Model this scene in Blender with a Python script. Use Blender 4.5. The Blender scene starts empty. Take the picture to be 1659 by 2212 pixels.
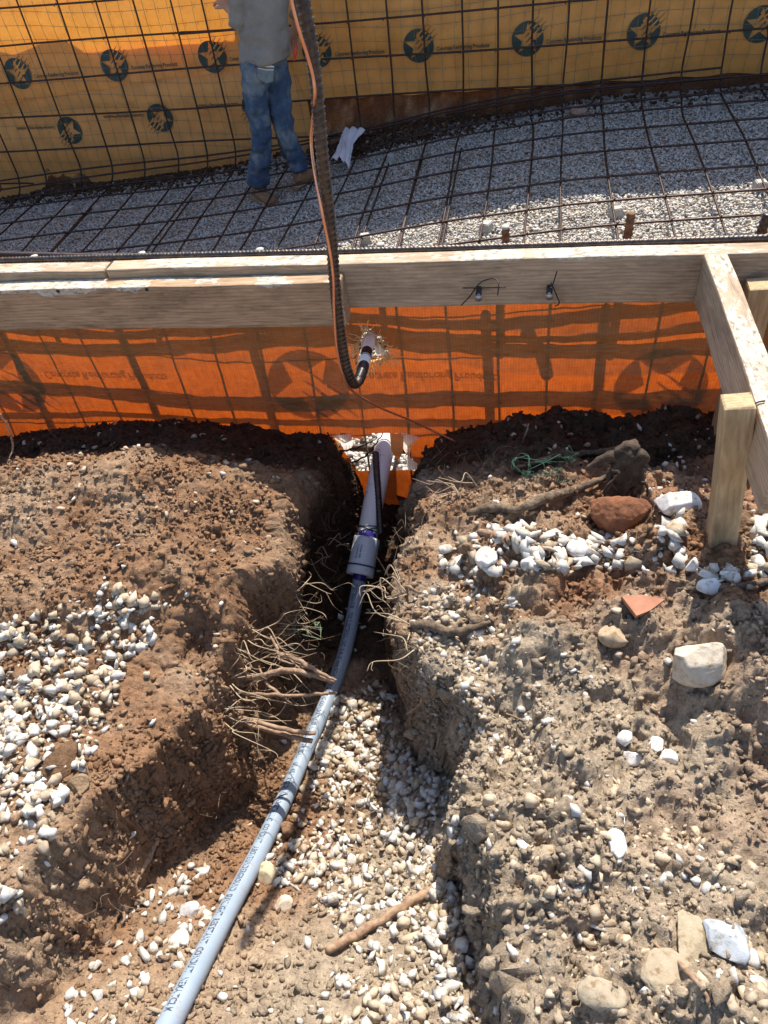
import bpy, bmesh, math, random
import numpy as np
from mathutils import Vector, Matrix
random.seed(7); rng = np.random.default_rng(7)
S = bpy.context.scene; COL = S.collection

# ------------------------------------------------------------------ camera
F_PX, CX, CY = 1660.0, 829.5, 1106.0          # photograph measured at 1659 x 2212
TH, PSI, ROLL, CAMH = map(math.radians, (45, 14.5, 8.2, 0)); CAMH = 1.3
fw = np.array([-math.sin(PSI)*math.cos(TH), math.cos(PSI)*math.cos(TH), -math.sin(TH)])
rt = np.array([math.cos(PSI), math.sin(PSI), 0.0]); up = np.cross(rt, fw)
rt2 = rt*math.cos(ROLL)-up*math.sin(ROLL); up2 = up*math.cos(ROLL)+rt*math.sin(ROLL)
RM = np.array([rt2, up2, fw]); C0 = np.array([0, 0, CAMH])
cd = bpy.data.cameras.new('camera'); cam = bpy.data.objects.new('camera', cd); COL.objects.link(cam)
cam.matrix_world = Matrix(((rt2[0], up2[0], -fw[0], 0), (rt2[1], up2[1], -fw[1], 0), (rt2[2], up2[2], -fw[2], CAMH), (0, 0, 0, 1)))
cd.sensor_fit = 'VERTICAL'; cd.sensor_height = 36; cd.lens = F_PX/2212*36
cd.clip_start = 0.02; cd.clip_end = 500
S.camera = cam
# ------------------------------------------------------------------ light
SX, SY = -0.08, -0.72                          # shadow shift per metre of drop
sun_to = np.array([-SX, -SY, 1.0]); sun_to /= np.linalg.norm(sun_to)
elev = math.asin(sun_to[2]); az = math.atan2(sun_to[0], sun_to[1])
sl = bpy.data.lights.new('sun', 'SUN'); sl.energy = 4.7; sl.angle = math.radians(0.5); sl.color = (1, .935, .83)
so = bpy.data.objects.new('sun', sl); COL.objects.link(so)
so.rotation_euler = Vector(sun_to).to_track_quat('Z', 'Y').to_euler()
W = bpy.data.worlds.new('World'); S.world = W; W.use_nodes = True
wn = W.node_tree.nodes; sky = wn.new('ShaderNodeTexSky'); sky.sky_type = 'NISHITA'; sky.sun_disc = False
sky.sun_elevation = elev; sky.sun_rotation = az; sky.air_density = 1.0; sky.dust_density = 1.2
W.node_tree.links.new(sky.outputs[0], wn['Background'].inputs[0]); wn['Background'].inputs[1].default_value = 0.128
S.view_settings.view_transform = 'Standard'; S.view_settings.look = 'None'
S.view_settings.exposure = 0.80; S.view_settings.gamma = 1
S.cycles.max_bounces = 8; S.cycles.transmission_bounces = 6

# ------------------------------------------------------------------ helpers
def ray(x, y): return RM.T @ np.array([(x-CX)/F_PX, -(y-CY)/F_PX, 1.0])
def onZ(x, y, z): d = ray(x, y); return C0+d*((z-C0[2])/d[2])
def onY(x, y, Y): d = ray(x, y); return C0+d*(Y/d[1])
def proj(P):
    q = (np.asarray(P)-C0) @ RM.T
    return CX+F_PX*q[..., 0]/q[..., 2], CY-F_PX*q[..., 1]/q[..., 2], q[..., 2]

def vnoise(x, y, seed=0, z=None):
    """smooth value noise on a 2-D lattice, 0..1"""
    xi = np.floor(x).astype(np.int64); yi = np.floor(y).astype(np.int64)
    xf = x-xi; yf = y-yi; u = xf*xf*(3-2*xf); v = yf*yf*(3-2*yf)
    def h(a, b):
        n = (a*374761393+b*668265263+seed*1442695040) & 0xffffffff
        n = ((n ^ (n >> 13))*1274126177) & 0xffffffff
        return ((n ^ (n >> 16)) & 0xffff)/65535.0
    return (h(xi, yi)*(1-u)+h(xi+1, yi)*u)*(1-v)+(h(xi, yi+1)*(1-u)+h(xi+1, yi+1)*u)*v
def fbm(x, y, s, octv=4, seed=0, gain=.5):
    a = 1; t = 0; n = 0
    for i in range(octv):
        t = t+a*(vnoise(x*s, y*s, seed+i*17)-.5); n += a; s *= 2.03; a *= gain
    return t/n*2

def vnoise3(x, y, z, seed=0):
    xi, yi, zi = (np.floor(v).astype(np.int64) for v in (x, y, z)); xf, yf, zf_ = x-xi, y-yi, z-zi
    u, v, w = (t*t*(3-2*t) for t in (xf, yf, zf_))
    def h(a, b, c):
        n = (a*374761393+b*668265263+c*2147483647+seed*1442695040) & 0xffffffff
        n = ((n ^ (n >> 13))*1274126177) & 0xffffffff; n = ((n ^ (n >> 15))*2246822519) & 0xffffffff
        return ((n ^ (n >> 16)) & 0xffff)/65535.0
    def pl(c): return (h(xi, yi, c)*(1-u)+h(xi+1, yi, c)*u)*(1-v)+(h(xi, yi+1, c)*(1-u)+h(xi+1, yi+1, c)*u)*v
    return pl(zi)*(1-w)+pl(zi+1)*w
def fbm3(x, y, z, s, octv=3, seed=0, gain=.5):
    a = 1; t = 0; n = 0
    for i in range(octv): t = t+a*(vnoise3(x*s, y*s, z*s, seed+i*13)-.5); n += a; s *= 2.07; a *= gain
    return t/n*2
MATS = {}
def mat(name):
    m = bpy.data.materials.new(name); m.use_nodes = True; MATS[name] = m
    nt = m.node_tree; return m, nt, nt.nodes['Principled BSDF'], nt.nodes['Material Output']
def N(nt, t, **kw):
    n = nt.nodes.new(t)
    for k, v in kw.items():
        if k.startswith('i_'): n.inputs[k[2:].replace('_', ' ')].default_value = v
        else: setattr(n, k, v)
    return n
def L(nt, a, b): nt.links.new(a, b)
def ramp(nt, fac, stops):
    r = nt.nodes.new('ShaderNodeValToRGB'); cr = r.color_ramp
    while len(cr.elements) < len(stops): cr.elements.new(.5)
    for e, (p, c) in zip(cr.elements, stops): e.position = p; e.color = (*c, 1) if len(c) == 3 else c
    L(nt, fac, r.inputs[0]); return r
def bump(nt, b, h, strength=.5, dist=.01):
    n = nt.nodes.new('ShaderNodeBump'); n.inputs['Strength'].default_value = strength; n.inputs['Distance'].default_value = dist
    L(nt, h, n.inputs['Height']); L(nt, n.outputs[0], b.inputs['Normal']); return n
def noise(nt, co, scale, detail=4, rough=.6, dist=0.0):
    n = nt.nodes.new('ShaderNodeTexNoise'); n.inputs['Scale'].default_value = scale
    n.inputs['Detail'].default_value = detail; n.inputs['Roughness'].default_value = rough; n.inputs['Distortion'].default_value = dist
    if co is not None: L(nt, co, n.inputs['Vector'])
    return n
def coords(nt, scale=None, kind='Object'):
    tc = nt.nodes.new('ShaderNodeTexCoord')
    if scale is None: return tc.outputs[kind]
    mp = nt.nodes.new('ShaderNodeMapping'); mp.inputs['Scale'].default_value = scale
    L(nt, tc.outputs[kind], mp.inputs[0]); return mp.outputs[0]
def mix(nt, fac, a, b, mode='MIX'):
    m = nt.nodes.new('ShaderNodeMix'); m.data_type = 'RGBA'; m.blend_type = mode
    for s, v in ((0, fac), (6, a), (7, b)):
        if isinstance(v, (int, float)): m.inputs[s].default_value = v
        elif isinstance(v, tuple): m.inputs[s].default_value = (*v, 1)
        else: L(nt, v, m.inputs[s])
    return m.outputs[2]

def simple(name, c1, c2, scale=20, rough=.8, bs=.3, bd=.003, metal=0, detail=5, stretch=None):
    m, nt, b, o = mat(name); co = coords(nt, stretch)
    n = noise(nt, co, scale, detail); r = ramp(nt, n.outputs[0], [(.3, c1), (.7, c2)])
    L(nt, r.outputs[0], b.inputs['Base Color']); b.inputs['Roughness'].default_value = rough; b.inputs['Metallic'].default_value = metal
    if bs: bump(nt, b, n.outputs[0], bs, bd)
    return m

# soil, colour carried by a vertex attribute (dry crust, red clay, grey caliche, painted shade), with fine noise on top
def soil_mat():
    m, nt, b, o = mat('soil'); co = coords(nt)
    at = N(nt, 'ShaderNodeAttribute', attribute_name='tint')
    n1 = noise(nt, co, 60, 8, .7); n2 = noise(nt, co, 420, 4, .7)
    r = ramp(nt, n1.outputs[0], [(.28, (.50, .46, .42)), (.5, (.95, .93, .9)), (.75, (1.4, 1.38, 1.32))])
    c = mix(nt, 1.0, at.outputs['Color'], r.outputs[0], 'MULTIPLY')
    r2 = ramp(nt, n2.outputs[0], [(.3, (.7, .68, .66)), (.7, (1.25, 1.25, 1.25))])
    c = mix(nt, .8, c, r2.outputs[0], 'MULTIPLY')
    L(nt, c, b.inputs['Base Color']); b.inputs['Roughness'].default_value = .96; b.inputs['Specular IOR Level'].default_value = .15
    bb = bump(nt, b, n1.outputs[0], .9, .012); b2 = nt.nodes.new('ShaderNodeBump'); b2.inputs['Strength'].default_value = .6; b2.inputs['Distance'].default_value = .004
    L(nt, n2.outputs[0], b2.inputs['Height']); L(nt, b2.outputs[0], bb.inputs['Normal'])
    return m
def stone_mat(name='limestone', sc=90):
    m, nt, b, o = mat(name); co = coords(nt)
    at = N(nt, 'ShaderNodeAttribute', attribute_name='tint')
    n1 = noise(nt, co, sc, 6, .65); n2 = noise(nt, co, sc*6, 3, .6)
    r = ramp(nt, n1.outputs[0], [(.34, (.58, .48, .36)), (.46, (.95, .92, .88)), (.68, (1.12, 1.12, 1.12))])
    c = mix(nt, 1.0, at.outputs['Color'], r.outputs[0], 'MULTIPLY')
    L(nt, c, b.inputs['Base Color']); b.inputs['Roughness'].default_value = .85; b.inputs['Specular IOR Level'].default_value = .25
    bump(nt, b, n2.outputs[0], .45, .0015); return m
SOIL = soil_mat(); STONE = stone_mat()

def sheet_mat(name, diff, trans, tfac, weave=700, folds=.25, inner=None):
    m, nt, b, o = mat(name); nt.nodes.remove(b); co = coords(nt)
    nw = N(nt, 'ShaderNodeTexWave', wave_type='BANDS', bands_direction='X'); nw.inputs['Scale'].default_value = weave/6.283*.5
    nw.inputs['Distortion'].default_value = .6; L(nt, co, nw.inputs['Vector'])
    n1 = noise(nt, co, 9, 4, .6); n2 = noise(nt, coords(nt, (1, 1, .25)), 160, 3, .7)
    d = mix(nt, 1, ramp(nt, n1.outputs[0], [(.3, (.82, .8, .78)), (.7, (1.12, 1.1, 1.1))]).outputs[0], diff, 'MULTIPLY')
    t = mix(nt, 1, ramp(nt, n2.outputs[0], [(.3, (.72, .66, .6)), (.7, (1.15, 1.15, 1.2))]).outputs[0], trans, 'MULTIPLY')
    t = mix(nt, .55, t, ramp(nt, nw.outputs[0], [(0, (.72, .6, .5)), (1, (1.25, 1.3, 1.4))]).outputs[0], 'MULTIPLY')
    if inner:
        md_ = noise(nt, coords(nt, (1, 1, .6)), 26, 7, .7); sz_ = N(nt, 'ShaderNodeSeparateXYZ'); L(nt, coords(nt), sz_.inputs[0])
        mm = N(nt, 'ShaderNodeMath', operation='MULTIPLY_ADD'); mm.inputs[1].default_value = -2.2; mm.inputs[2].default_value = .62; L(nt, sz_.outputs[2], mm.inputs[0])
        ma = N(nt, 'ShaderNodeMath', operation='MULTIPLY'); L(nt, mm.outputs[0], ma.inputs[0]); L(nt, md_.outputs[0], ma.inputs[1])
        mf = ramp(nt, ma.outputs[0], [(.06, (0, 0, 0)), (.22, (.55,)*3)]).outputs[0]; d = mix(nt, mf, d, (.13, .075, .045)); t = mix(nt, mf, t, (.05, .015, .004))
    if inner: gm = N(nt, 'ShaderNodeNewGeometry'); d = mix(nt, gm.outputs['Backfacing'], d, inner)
    df = N(nt, 'ShaderNodeBsdfPrincipled'); tr = N(nt, 'ShaderNodeBsdfTranslucent'); ms = N(nt, 'ShaderNodeMixShader')
    L(nt, d, df.inputs['Base Color']); df.inputs['Roughness'].default_value = .42
    L(nt, t, tr.inputs['Color']); ms.inputs[0].default_value = tfac
    L(nt, df.outputs[0], ms.inputs[1]); L(nt, tr.outputs[0], ms.inputs[2]); L(nt, ms.outputs[0], o.inputs[0])
    nb = noise(nt, coords(nt, (1, 1, 3)), 22, 5, .55, .4)
    bp = nt.nodes.new('ShaderNodeBump'); bp.inputs['Strength'].default_value = folds; bp.inputs['Distance'].default_value = .01
    L(nt, nb.outputs[0], bp.inputs['Height']); L(nt, bp.outputs[0], df.inputs['Normal']); return m
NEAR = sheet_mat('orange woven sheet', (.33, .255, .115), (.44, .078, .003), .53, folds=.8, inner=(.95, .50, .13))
FAR = sheet_mat('yellow orange sheet', (1.0, .49, .125), (1.0, .40, .03), .26, folds=.2)
FAR2 = sheet_mat('yellow orange sheet glossy', (.98, .49, .15), (.95, .40, .05), .16, folds=.2)
PRINT = simple('dark green ink', (.018, .045, .04), (.035, .07, .06), 60, .5, 0)
def wood_mat(name, c1, c2, c3, residue=0.0, drip=.0):
    m, nt, b, o = mat(name)
    co = coords(nt, (3.2, 26, 26)); n = noise(nt, co, 3.2, 9, .66, 1.6)
    w = N(nt, 'ShaderNodeTexWave', wave_type='BANDS', bands_direction='Z'); w.inputs['Scale'].default_value = 9; w.inputs['Distortion'].default_value = 7
    w.inputs['Detail'].default_value = 3; L(nt, coords(nt, (.9, 5, 5)), w.inputs['Vector'])
    r = ramp(nt, n.outputs[0], [(.25, c1), (.5, c2), (.78, c3)])
    c = mix(nt, .35, r.outputs[0], ramp(nt, w.outputs[0], [(0, (.55, .48, .4)), (.6, (1.1, 1.08, 1.05))]).outputs[0], 'MULTIPLY')
    big = noise(nt, coords(nt, (1, 2, 2)), 7, 6, .7)
    c = mix(nt, .8, c, ramp(nt, big.outputs[0], [(.35, (.62, .62, .6)), (.55, (1.05, 1.03, 1.0))]).outputs[0], 'MULTIPLY')
    # knots
    vo = N(nt, 'ShaderNodeTexVoronoi'); vo.inputs['Scale'].default_value = 2.3; L(nt, coords(nt, (1, 2.2, 2.2)), vo.inputs['Vector'])
    c = mix(nt, ramp(nt, vo.outputs['Distance'], [(.03, (.85,)*3), (.075, (0, 0, 0))]).outputs[0], c, (.13, .07, .035))
    if residue:
        sep = N(nt, 'ShaderNodeSeparateXYZ'); L(nt, coords(nt), sep.inputs[0])
        g = N(nt, 'ShaderNodeMath', operation='MULTIPLY_ADD'); g.inputs[1].default_value = 60; g.inputs[2].default_value = -60*residue; L(nt, sep.outputs[2], g.inputs[0])
        n3 = noise(nt, coords(nt, (1, 3, 3)), 28, 7, .75)
        a = N(nt, 'ShaderNodeMath', operation='ADD'); L(nt, g.outputs[0], a.inputs[0]); L(nt, n3.outputs[0], a.inputs[1])
        n4 = noise(nt, coords(nt, (1, 1, 1.6)), 6.5, 4, .6); a2 = N(nt, 'ShaderNodeMath', operation='MULTIPLY_ADD'); a2.inputs[1].default_value = drip; a2.inputs[2].default_value = -drip*.49; L(nt, n4.outputs[0], a2.inputs[0])
        a3 = N(nt, 'ShaderNodeMath', operation='ADD'); L(nt, a.outputs[0], a3.inputs[0]); L(nt, a2.outputs[0], a3.inputs[1])
        f = ramp(nt, a3.outputs[0], [(.47, (0, 0, 0)), (.56, (1, 1, 1))])
        res = ramp(nt, noise(nt, coords(nt, (1, 2, 2)), 75, 6, .7).outputs[0], [(.36, (.2, .17, .13)), (.5, (.50, .43, .34)), (.66, (.66, .60, .50))])
        c = mix(nt, f.outputs[0], c, res.outputs[0])
    L(nt, c, b.inputs['Base Color']); b.inputs['Roughness'].default_value = .82; b.inputs['Specular IOR Level'].default_value = .25
    bump(nt, b, n.outputs[0], .35, .002); return m
WOOD_OLD = wood_mat('weathered form lumber', (.22, .14, .085), (.44, .295, .185), (.56, .395, .26), .0405, 6.0)
WOOD_GREY = wood_mat('grey form lumber', (.25, .185, .13), (.44, .325, .225), (.56, .435, .31), .0434, 1.6)
WOOD_NEW = wood_mat('stake lumber', (.30, .20, .11), (.46, .33, .19), (.58, .44, .28))
STEEL = simple('rusty steel', (.035, .03, .035), (.10, .065, .05), 55, .5, .25, .001, .75)
STEEL_D = simple('dark mill steel', (.05, .045, .045), (.13, .10, .08), 90, .42, .3, .001, .8)
COPPER = simple('bare copper', (.75, .33, .2), (.85, .45, .3), 30, .35, 0, metal=.9)
def pvc_mat(name, c1, c2):
    m, nt, b, o = mat(name); co = coords(nt); n = noise(nt, co, 14, 4); c = ramp(nt, n.outputs[0], [(.3, c1), (.7, c2)]).outputs[0]
    d1 = noise(nt, co, 38, 8, .75); c = mix(nt, ramp(nt, d1.outputs[0], [(.56, (0, 0, 0)), (.75, (.75,)*3)]).outputs[0], c, (.27, .19, .12))
    d2 = noise(nt, co, 260, 3, .6); c = mix(nt, ramp(nt, d2.outputs[0], [(.68, (0, 0, 0)), (.72, (.9,)*3)]).outputs[0], c, (.16, .10, .06))
    L(nt, c, b.inputs['Base Color']); L(nt, ramp(nt, d1.outputs[0], [(.4, (.34,)*3), (.7, (.75,)*3)]).outputs[0], b.inputs['Roughness']); return m
PVC = pvc_mat('grey pvc', (.245, .305, .375), (.29, .35, .425))
PVCW = pvc_mat('white pvc', (.58, .62, .65), (.64, .67, .70))
PURPLE = simple('purple primer', (.025, .015, .16), (.05, .03, .28), 40, .4, 0)
INK = simple('black ink', (.03, .045, .07), (.05, .065, .09), 60, .6, 0)
BLACK = simple('black tape', (.008, .008, .01), (.02, .02, .025), 60, .35, .2, .0006)
WHITE = simple('white tape', (.80, .80, .76), (.86, .86, .83), 60, .4, .2, .0006)
WIRE = simple('tie wire', (.02, .017, .017), (.06, .04, .03), 60, .5, 0, metal=.6)
GALV = simple('galvanised wire', (.25, .22, .16), (.38, .32, .22), 60, .55, 0, metal=.4)
ROOT = simple('dry root bark', (.16, .09, .05), (.42, .28, .18), 120, .9, .6, .002, detail=8)
ROOT_D = simple('old root bark', (.045, .03, .02), (.24, .17, .11), 90, .95, 1.0, .006, detail=9)
STRAW = simple('dry rootlets', (.16, .10, .055), (.36, .25, .15), 60, .9, 0)
REDROCK = simple('red rock', (.10, .035, .018), (.30, .12, .05), 45, .95, .9, .006, detail=9)
TERRA = simple('terracotta', (.30, .12, .065), (.42, .20, .12), 35, .85, .4, .002, detail=7)
GREEN = simple('green twine', (.02, .08, .055), (.035, .13, .08), 60, .6, 0)
CONC = simple('concrete block', (.34, .32, .28), (.5, .47, .42), 60, .9, .4, .003)
RED = simple('red marker', (.6, .02, .03), (.7, .05, .06), 50, .7, 0)
def pink_mat():
    m, nt, b, o = mat('pinkish white pvc'); co = coords(nt)
    n = noise(nt, co, 150, 6, .7); n2 = noise(nt, co, 10, 4)
    m1 = N(nt, 'ShaderNodeMath', operation='MULTIPLY'); L(nt, n.outputs[0], m1.inputs[0]); L(nt, n2.outputs[0], m1.inputs[1])
    r = ramp(nt, m1.outputs[0], [(.32, (.80, .755, .72)), (.36, (.26, .13, .11))])
    L(nt, r.outputs[0], b.inputs['Base Color']); b.inputs['Roughness'].default_value = .5; return m
PINK = pink_mat()

def link(name, me, m=None, parent=None, label=None, cat=None, group=None, kind=None):
    o = bpy.data.objects.new(name, me); COL.objects.link(o)
    if m is not None and me is not None: 
        for mm in (m if isinstance(m, (list, tuple)) else [m]): me.materials.append(mm)
    if parent is not None: o.parent = parent
    for k, v in (('label', label), ('category', cat), ('group', group), ('kind', kind)):
        if v: o[k] = v
    return o
def thing(name, loc, label, cat, group=None):
    o = link(name, None, label=label, cat=cat, group=group); o.location = loc; return o
def mesh(V, Fc, smooth=False, name='mesh', tint=None):
    me = bpy.data.meshes.new(name); V = np.asarray(V, np.float32)
    if isinstance(Fc, np.ndarray) and Fc.ndim == 2:
        nf, k = Fc.shape; me.vertices.add(len(V)); me.vertices.foreach_set('co', V.ravel())
        me.loops.add(nf*k); me.loops.foreach_set('vertex_index', Fc.astype(np.int32).ravel())
        me.polygons.add(nf); me.polygons.foreach_set('loop_start', np.arange(0, nf*k, k, dtype=np.int32))
        me.update(calc_edges=True)
    else: me.from_pydata([tuple(map(float, v)) for v in V], [], [list(map(int, f)) for f in Fc])
    if smooth: me.polygons.foreach_set('use_smooth', np.ones(len(me.polygons), bool))
    if tint is not None:
        a = me.attributes.new('tint', 'FLOAT_COLOR', 'POINT'); t = np.ones((len(V), 4), np.float32); t[:, :3] = tint
        a.data.foreach_set('color', t.ravel())
    me.validate(); return me
def local(me, parent):
    """vertex data given in world space, parent Empty at a location without rotation: shift to the parent's frame"""
    me.transform(Matrix.Translation(-parent.location)); return me

def spline(P, n=8):
    P = np.asarray(P, float)
    if len(P) < 3:
        t = np.linspace(0, 1, n*2)[:, None]; return P[0]*(1-t)+P[-1]*t
    Q = np.vstack([2*P[0]-P[1], P, 2*P[-1]-P[-2]]); out = []
    for i in range(1, len(Q)-2):
        p0, p1, p2, p3 = Q[i-1:i+3]
        for t in np.linspace(0, 1, n, endpoint=False):
            out.append(.5*((2*p1)+(-p0+p2)*t+(2*p0-5*p1+4*p2-p3)*t*t+(-p0+3*p1-3*p2+p3)*t**3))
    out.append(P[-1]); return np.array(out)
def tube_data(P, r, n=8, rfun=None, cap=True):
    P = np.asarray(P, float); m = len(P); r = np.interp(np.linspace(0, 1, m), np.linspace(0, 1, len(np.atleast_1d(r))), np.atleast_1d(r)) if np.ndim(r) else np.full(m, r)
    T = np.gradient(P, axis=0); T /= np.linalg.norm(T, axis=1)[:, None]+1e-12
    u = np.cross(T[0], [0, 0, 1.0]); 
    if np.linalg.norm(u) < 1e-3: u = np.cross(T[0], [0, 1.0, 0])
    U = np.zeros_like(P)
    for i in range(m):
        u = u-T[i]*np.dot(u, T[i]); u /= np.linalg.norm(u)+1e-12; U[i] = u
    Wv = np.cross(T, U); a = np.arange(n)*2*math.pi/n
    s = np.concatenate([[0], np.cumsum(np.linalg.norm(np.diff(P, axis=0), axis=1))])
    R = r[:, None]*np.ones((1, n))
    if rfun is not None: R = R*rfun(s[:, None], a[None, :])
    V = P[:, None]+R[..., None]*(np.cos(a)[None, :, None]*U[:, None]+np.sin(a)[None, :, None]*Wv[:, None])
    V = V.reshape(-1, 3); i = np.arange(m-1)[:, None]*n; j = np.arange(n)[None]; jn = (j+1) % n
    Fq = np.stack([i+j, i+jn, i+n+jn, i+n+j], -1).reshape(-1, 4)
    if cap:
        V = np.vstack([V, P[0], P[-1]]); c0, c1 = m*n, m*n+1; b = (m-1)*n
        caps = [[c0, (k+1) % n, k, k] for k in range(n)]+[[c1, b+k, b+(k+1) % n, b+(k+1) % n] for k in range(n)]
        return V, Fq, caps
    return V, Fq, []
def fac(Fq, caps): return [list(f) for f in Fq]+[c[:3] if c[2] == c[3] else c for c in caps]
class MB:
    def __init__(s): s.V = []; s.F = []; s.n = 0; s.m = []
    def add(s, V, Fc, mi=0):
        s.V.append(np.asarray(V, float)); s.F += [[int(i)+s.n for i in f] for f in Fc]; s.m += [mi]*len(Fc); s.n += len(V)
    def tube(s, P, r, n=8, rfun=None, mi=0, sp=0):
        if sp: P = spline(P, sp)
        V, Fq, c = tube_data(P, r, n, rfun); s.add(V, fac(Fq, c), mi)
    def box(s, a, b, mi=0):
        x0, y0, z0 = a; x1, y1, z1 = b
        s.add([(x0, y0, z0), (x1, y0, z0), (x1, y1, z0), (x0, y1, z0), (x0, y0, z1), (x1, y0, z1), (x1, y1, z1), (x0, y1, z1)],
              [(0, 3, 2, 1), (4, 5, 6, 7), (0, 1, 5, 4), (1, 2, 6, 5), (2, 3, 7, 6), (3, 0, 4, 7)], mi)
    def mesh(s, smooth=True, name='mesh', parent=None):
        me = mesh(np.vstack(s.V), s.F, smooth, name); me.polygons.foreach_set('material_index', np.array(s.m, np.int32)) if len(me.polygons) == len(s.m) else None
        return local(me, parent) if parent is not None else me
def ribs(pitch, amp=.12):
    def f(s, a):
        p = np.sin(2*math.pi*s/pitch+np.sin(a)*1.6)
        rib = np.clip(p*1.8-.6, 0, 1)*np.clip(np.abs(np.sin(a))*3-.3, 0, 1)
        spine = np.clip(1-np.abs(np.sin(a))*4, 0, 1)
        return 1+amp*np.maximum(rib, spine*.8)
    return f
def dense(P, step):
    P = np.asarray(P, float); s = np.concatenate([[0], np.cumsum(np.linalg.norm(np.diff(P, axis=0), axis=1))])
    t = np.arange(0, s[-1], step); return np.stack([np.interp(t, s, P[:, k]) for k in range(3)], 1)

# ------------------------------------------------------------------ terrain outside the pool wall
CT = []          # control heights: (X, Y, z)
for x, y, z in ((-1.27, 1.28, .182), (-1.07, 1.28, .209), (-.886, 1.28, .232), (-.658, 1.28, .236), (-.499, 1.28, .215), (-.40, 1.28, .2), (-.22, 1.28, .22),
                (-.122, 1.28, .251), (.013, 1.28, .273), (.151, 1.28, .3), (.357, 1.28, .286), (.6, 1.28, .29), (1, 1.28, .29), (-1.6, 1.28, .17)): CT.append((x, y, z))
for px, py, z in ((0, 1050, .375), (100, 1012, .39), (300, 985, .405), (450, 1018, .385), (560, 1080, .34), (640, 1160, .27), (0, 1250, .35), (150, 1200, .37), (300, 1200, .36),
                  (500, 1250, .33), (0, 1500, .32), (250, 1500, .30), (430, 1450, .26), (400, 1600, .25), (100, 1700, .35), (0, 2000, .38), (0, 2200, .385), (300, 1650, .31),
                  (0, 1000, .285), (100, 972, .30), (200, 960, .31), (300, 955, .315), (450, 968, .305), (600, 1005, .26), (1000, 1035, .28), (1100, 985, .285), (1200, 1005, .305), (1300, 955, .30), (1450, 975, .30), (1500, 1040, .32),
                  (960, 1190, .32), (1000, 1110, .33), (1250, 1060, .335), (1500, 1100, .345), (900, 1300, .31), (1100, 1250, .36), (1350, 1200, .385), (1550, 1215, .405), (1500, 1290, .42), (1650, 1400, .43),
                  (1300, 1450, .38), (1000, 1450, .33), (960, 1600, .28), (1100, 1620, .35), (1300, 1850, .40), (1600, 1900, .42), (1080, 2000, .33), (1150, 2200, .36), (1600, 2200, .42), (1400, 2050, .40)):
    p = onZ(px, py, z); CT.append(tuple(p))
CT += [(-1.5, .5, .33), (-1.5, 1.0, .34), (-1.2, -.3, .3), (0, -.4, .38), (1.2, -.3, .4), (1.2, .5, .4), (1.2, 1.0, .36), (-.6, -.4, .3)]
CT = np.array(CT)
def plateau(X, Y):
    num = 0; den = 1e-9
    for cx, cy, cz in CT:
        w = np.exp(-((X-cx)**2+(Y-cy)**2)/(2*.065**2))+1e-4/((X-cx)**2+(Y-cy)**2+.01); num = num+w*cz; den = den+w
    return num/den
# trench: left and right rim and toe as X = f(Y)
def edge(pts): a = np.array(sorted(pts)); return a[:, 0], a[:, 1]
def rimpts(l): return edge([(p[1], p[0]) for p in (onZ(*q) for q in l)])
RL = rimpts([(745, 1010, .17), (715, 1080, .24), (668, 1180, .28), (635, 1280, .30), (560, 1380, .28), (520, 1460, .27), (465, 1580, .27), (325, 1720, .32), (195, 1850, .35), (70, 2000, .37), (-60, 2200, .38)])
TL = rimpts([(770, 1060, .06), (752, 1160, .0), (722, 1260, -.03), (690, 1390, -.04), (605, 1570, -.01), (520, 1710, .03), (365, 1870, .10), (250, 1990, .15), (120, 2160, .2), (60, 2260, .22)])
TR = rimpts([(872, 1070, .03), (862, 1160, .0), (850, 1310, -.03), (840, 1460, -.03), (900, 1600, .03), (975, 1720, .07), (985, 1850, .11), (1000, 2000, .16), (1030, 2180, .2), (1040, 2300, .22)])
RR = rimpts([(950, 1010, .2), (925, 1090, .28), (890, 1180, .30), (882, 1260, .30), (890, 1400, .31), (880, 1500, .28), (965, 1580, .28), (1005, 1700, .31), (1010, 1800, .33), (1050, 1900, .33), (1075, 2020, .33), (1110, 2180, .35), (1120, 2300, .35)])
CONPX = [(771, 1285, .028), (752, 1380, -.006), (727, 1465, -.020), (700, 1530, -.016), (665, 1610, .0), (620, 1715, .034), (560, 1840, .082), (480, 1990, .165), (400, 2145, .245)]
CONP = [onZ(*q) for q in CONPX]; _e = CONP[-1]-CONP[-2]; CONP += [CONP[-1]+_e*.9, CONP[-1]+_e*2.2]
_cy = np.array([p[1] for p in CONP])[::-1]; _cz = np.array([p[2] for p in CONP])[::-1]-.018
_cz = np.where(_cy > .85, -.04, _cz); _cz[0] = min(_cz[0], .33)
def trench_floor(X, Y): return np.interp(Y, np.append(_cy, [1.1, 1.3]), np.append(_cz, [-.02, .0]))+.045*np.clip((X+.31)/.2, 0, 1.2)*np.clip((.9-Y)/.3, 0, 1)*np.clip(Y/.3, 0, 1)
def sstep(t): t = np.clip(t, 0, 1); return t*t*(3-2*t)
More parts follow.
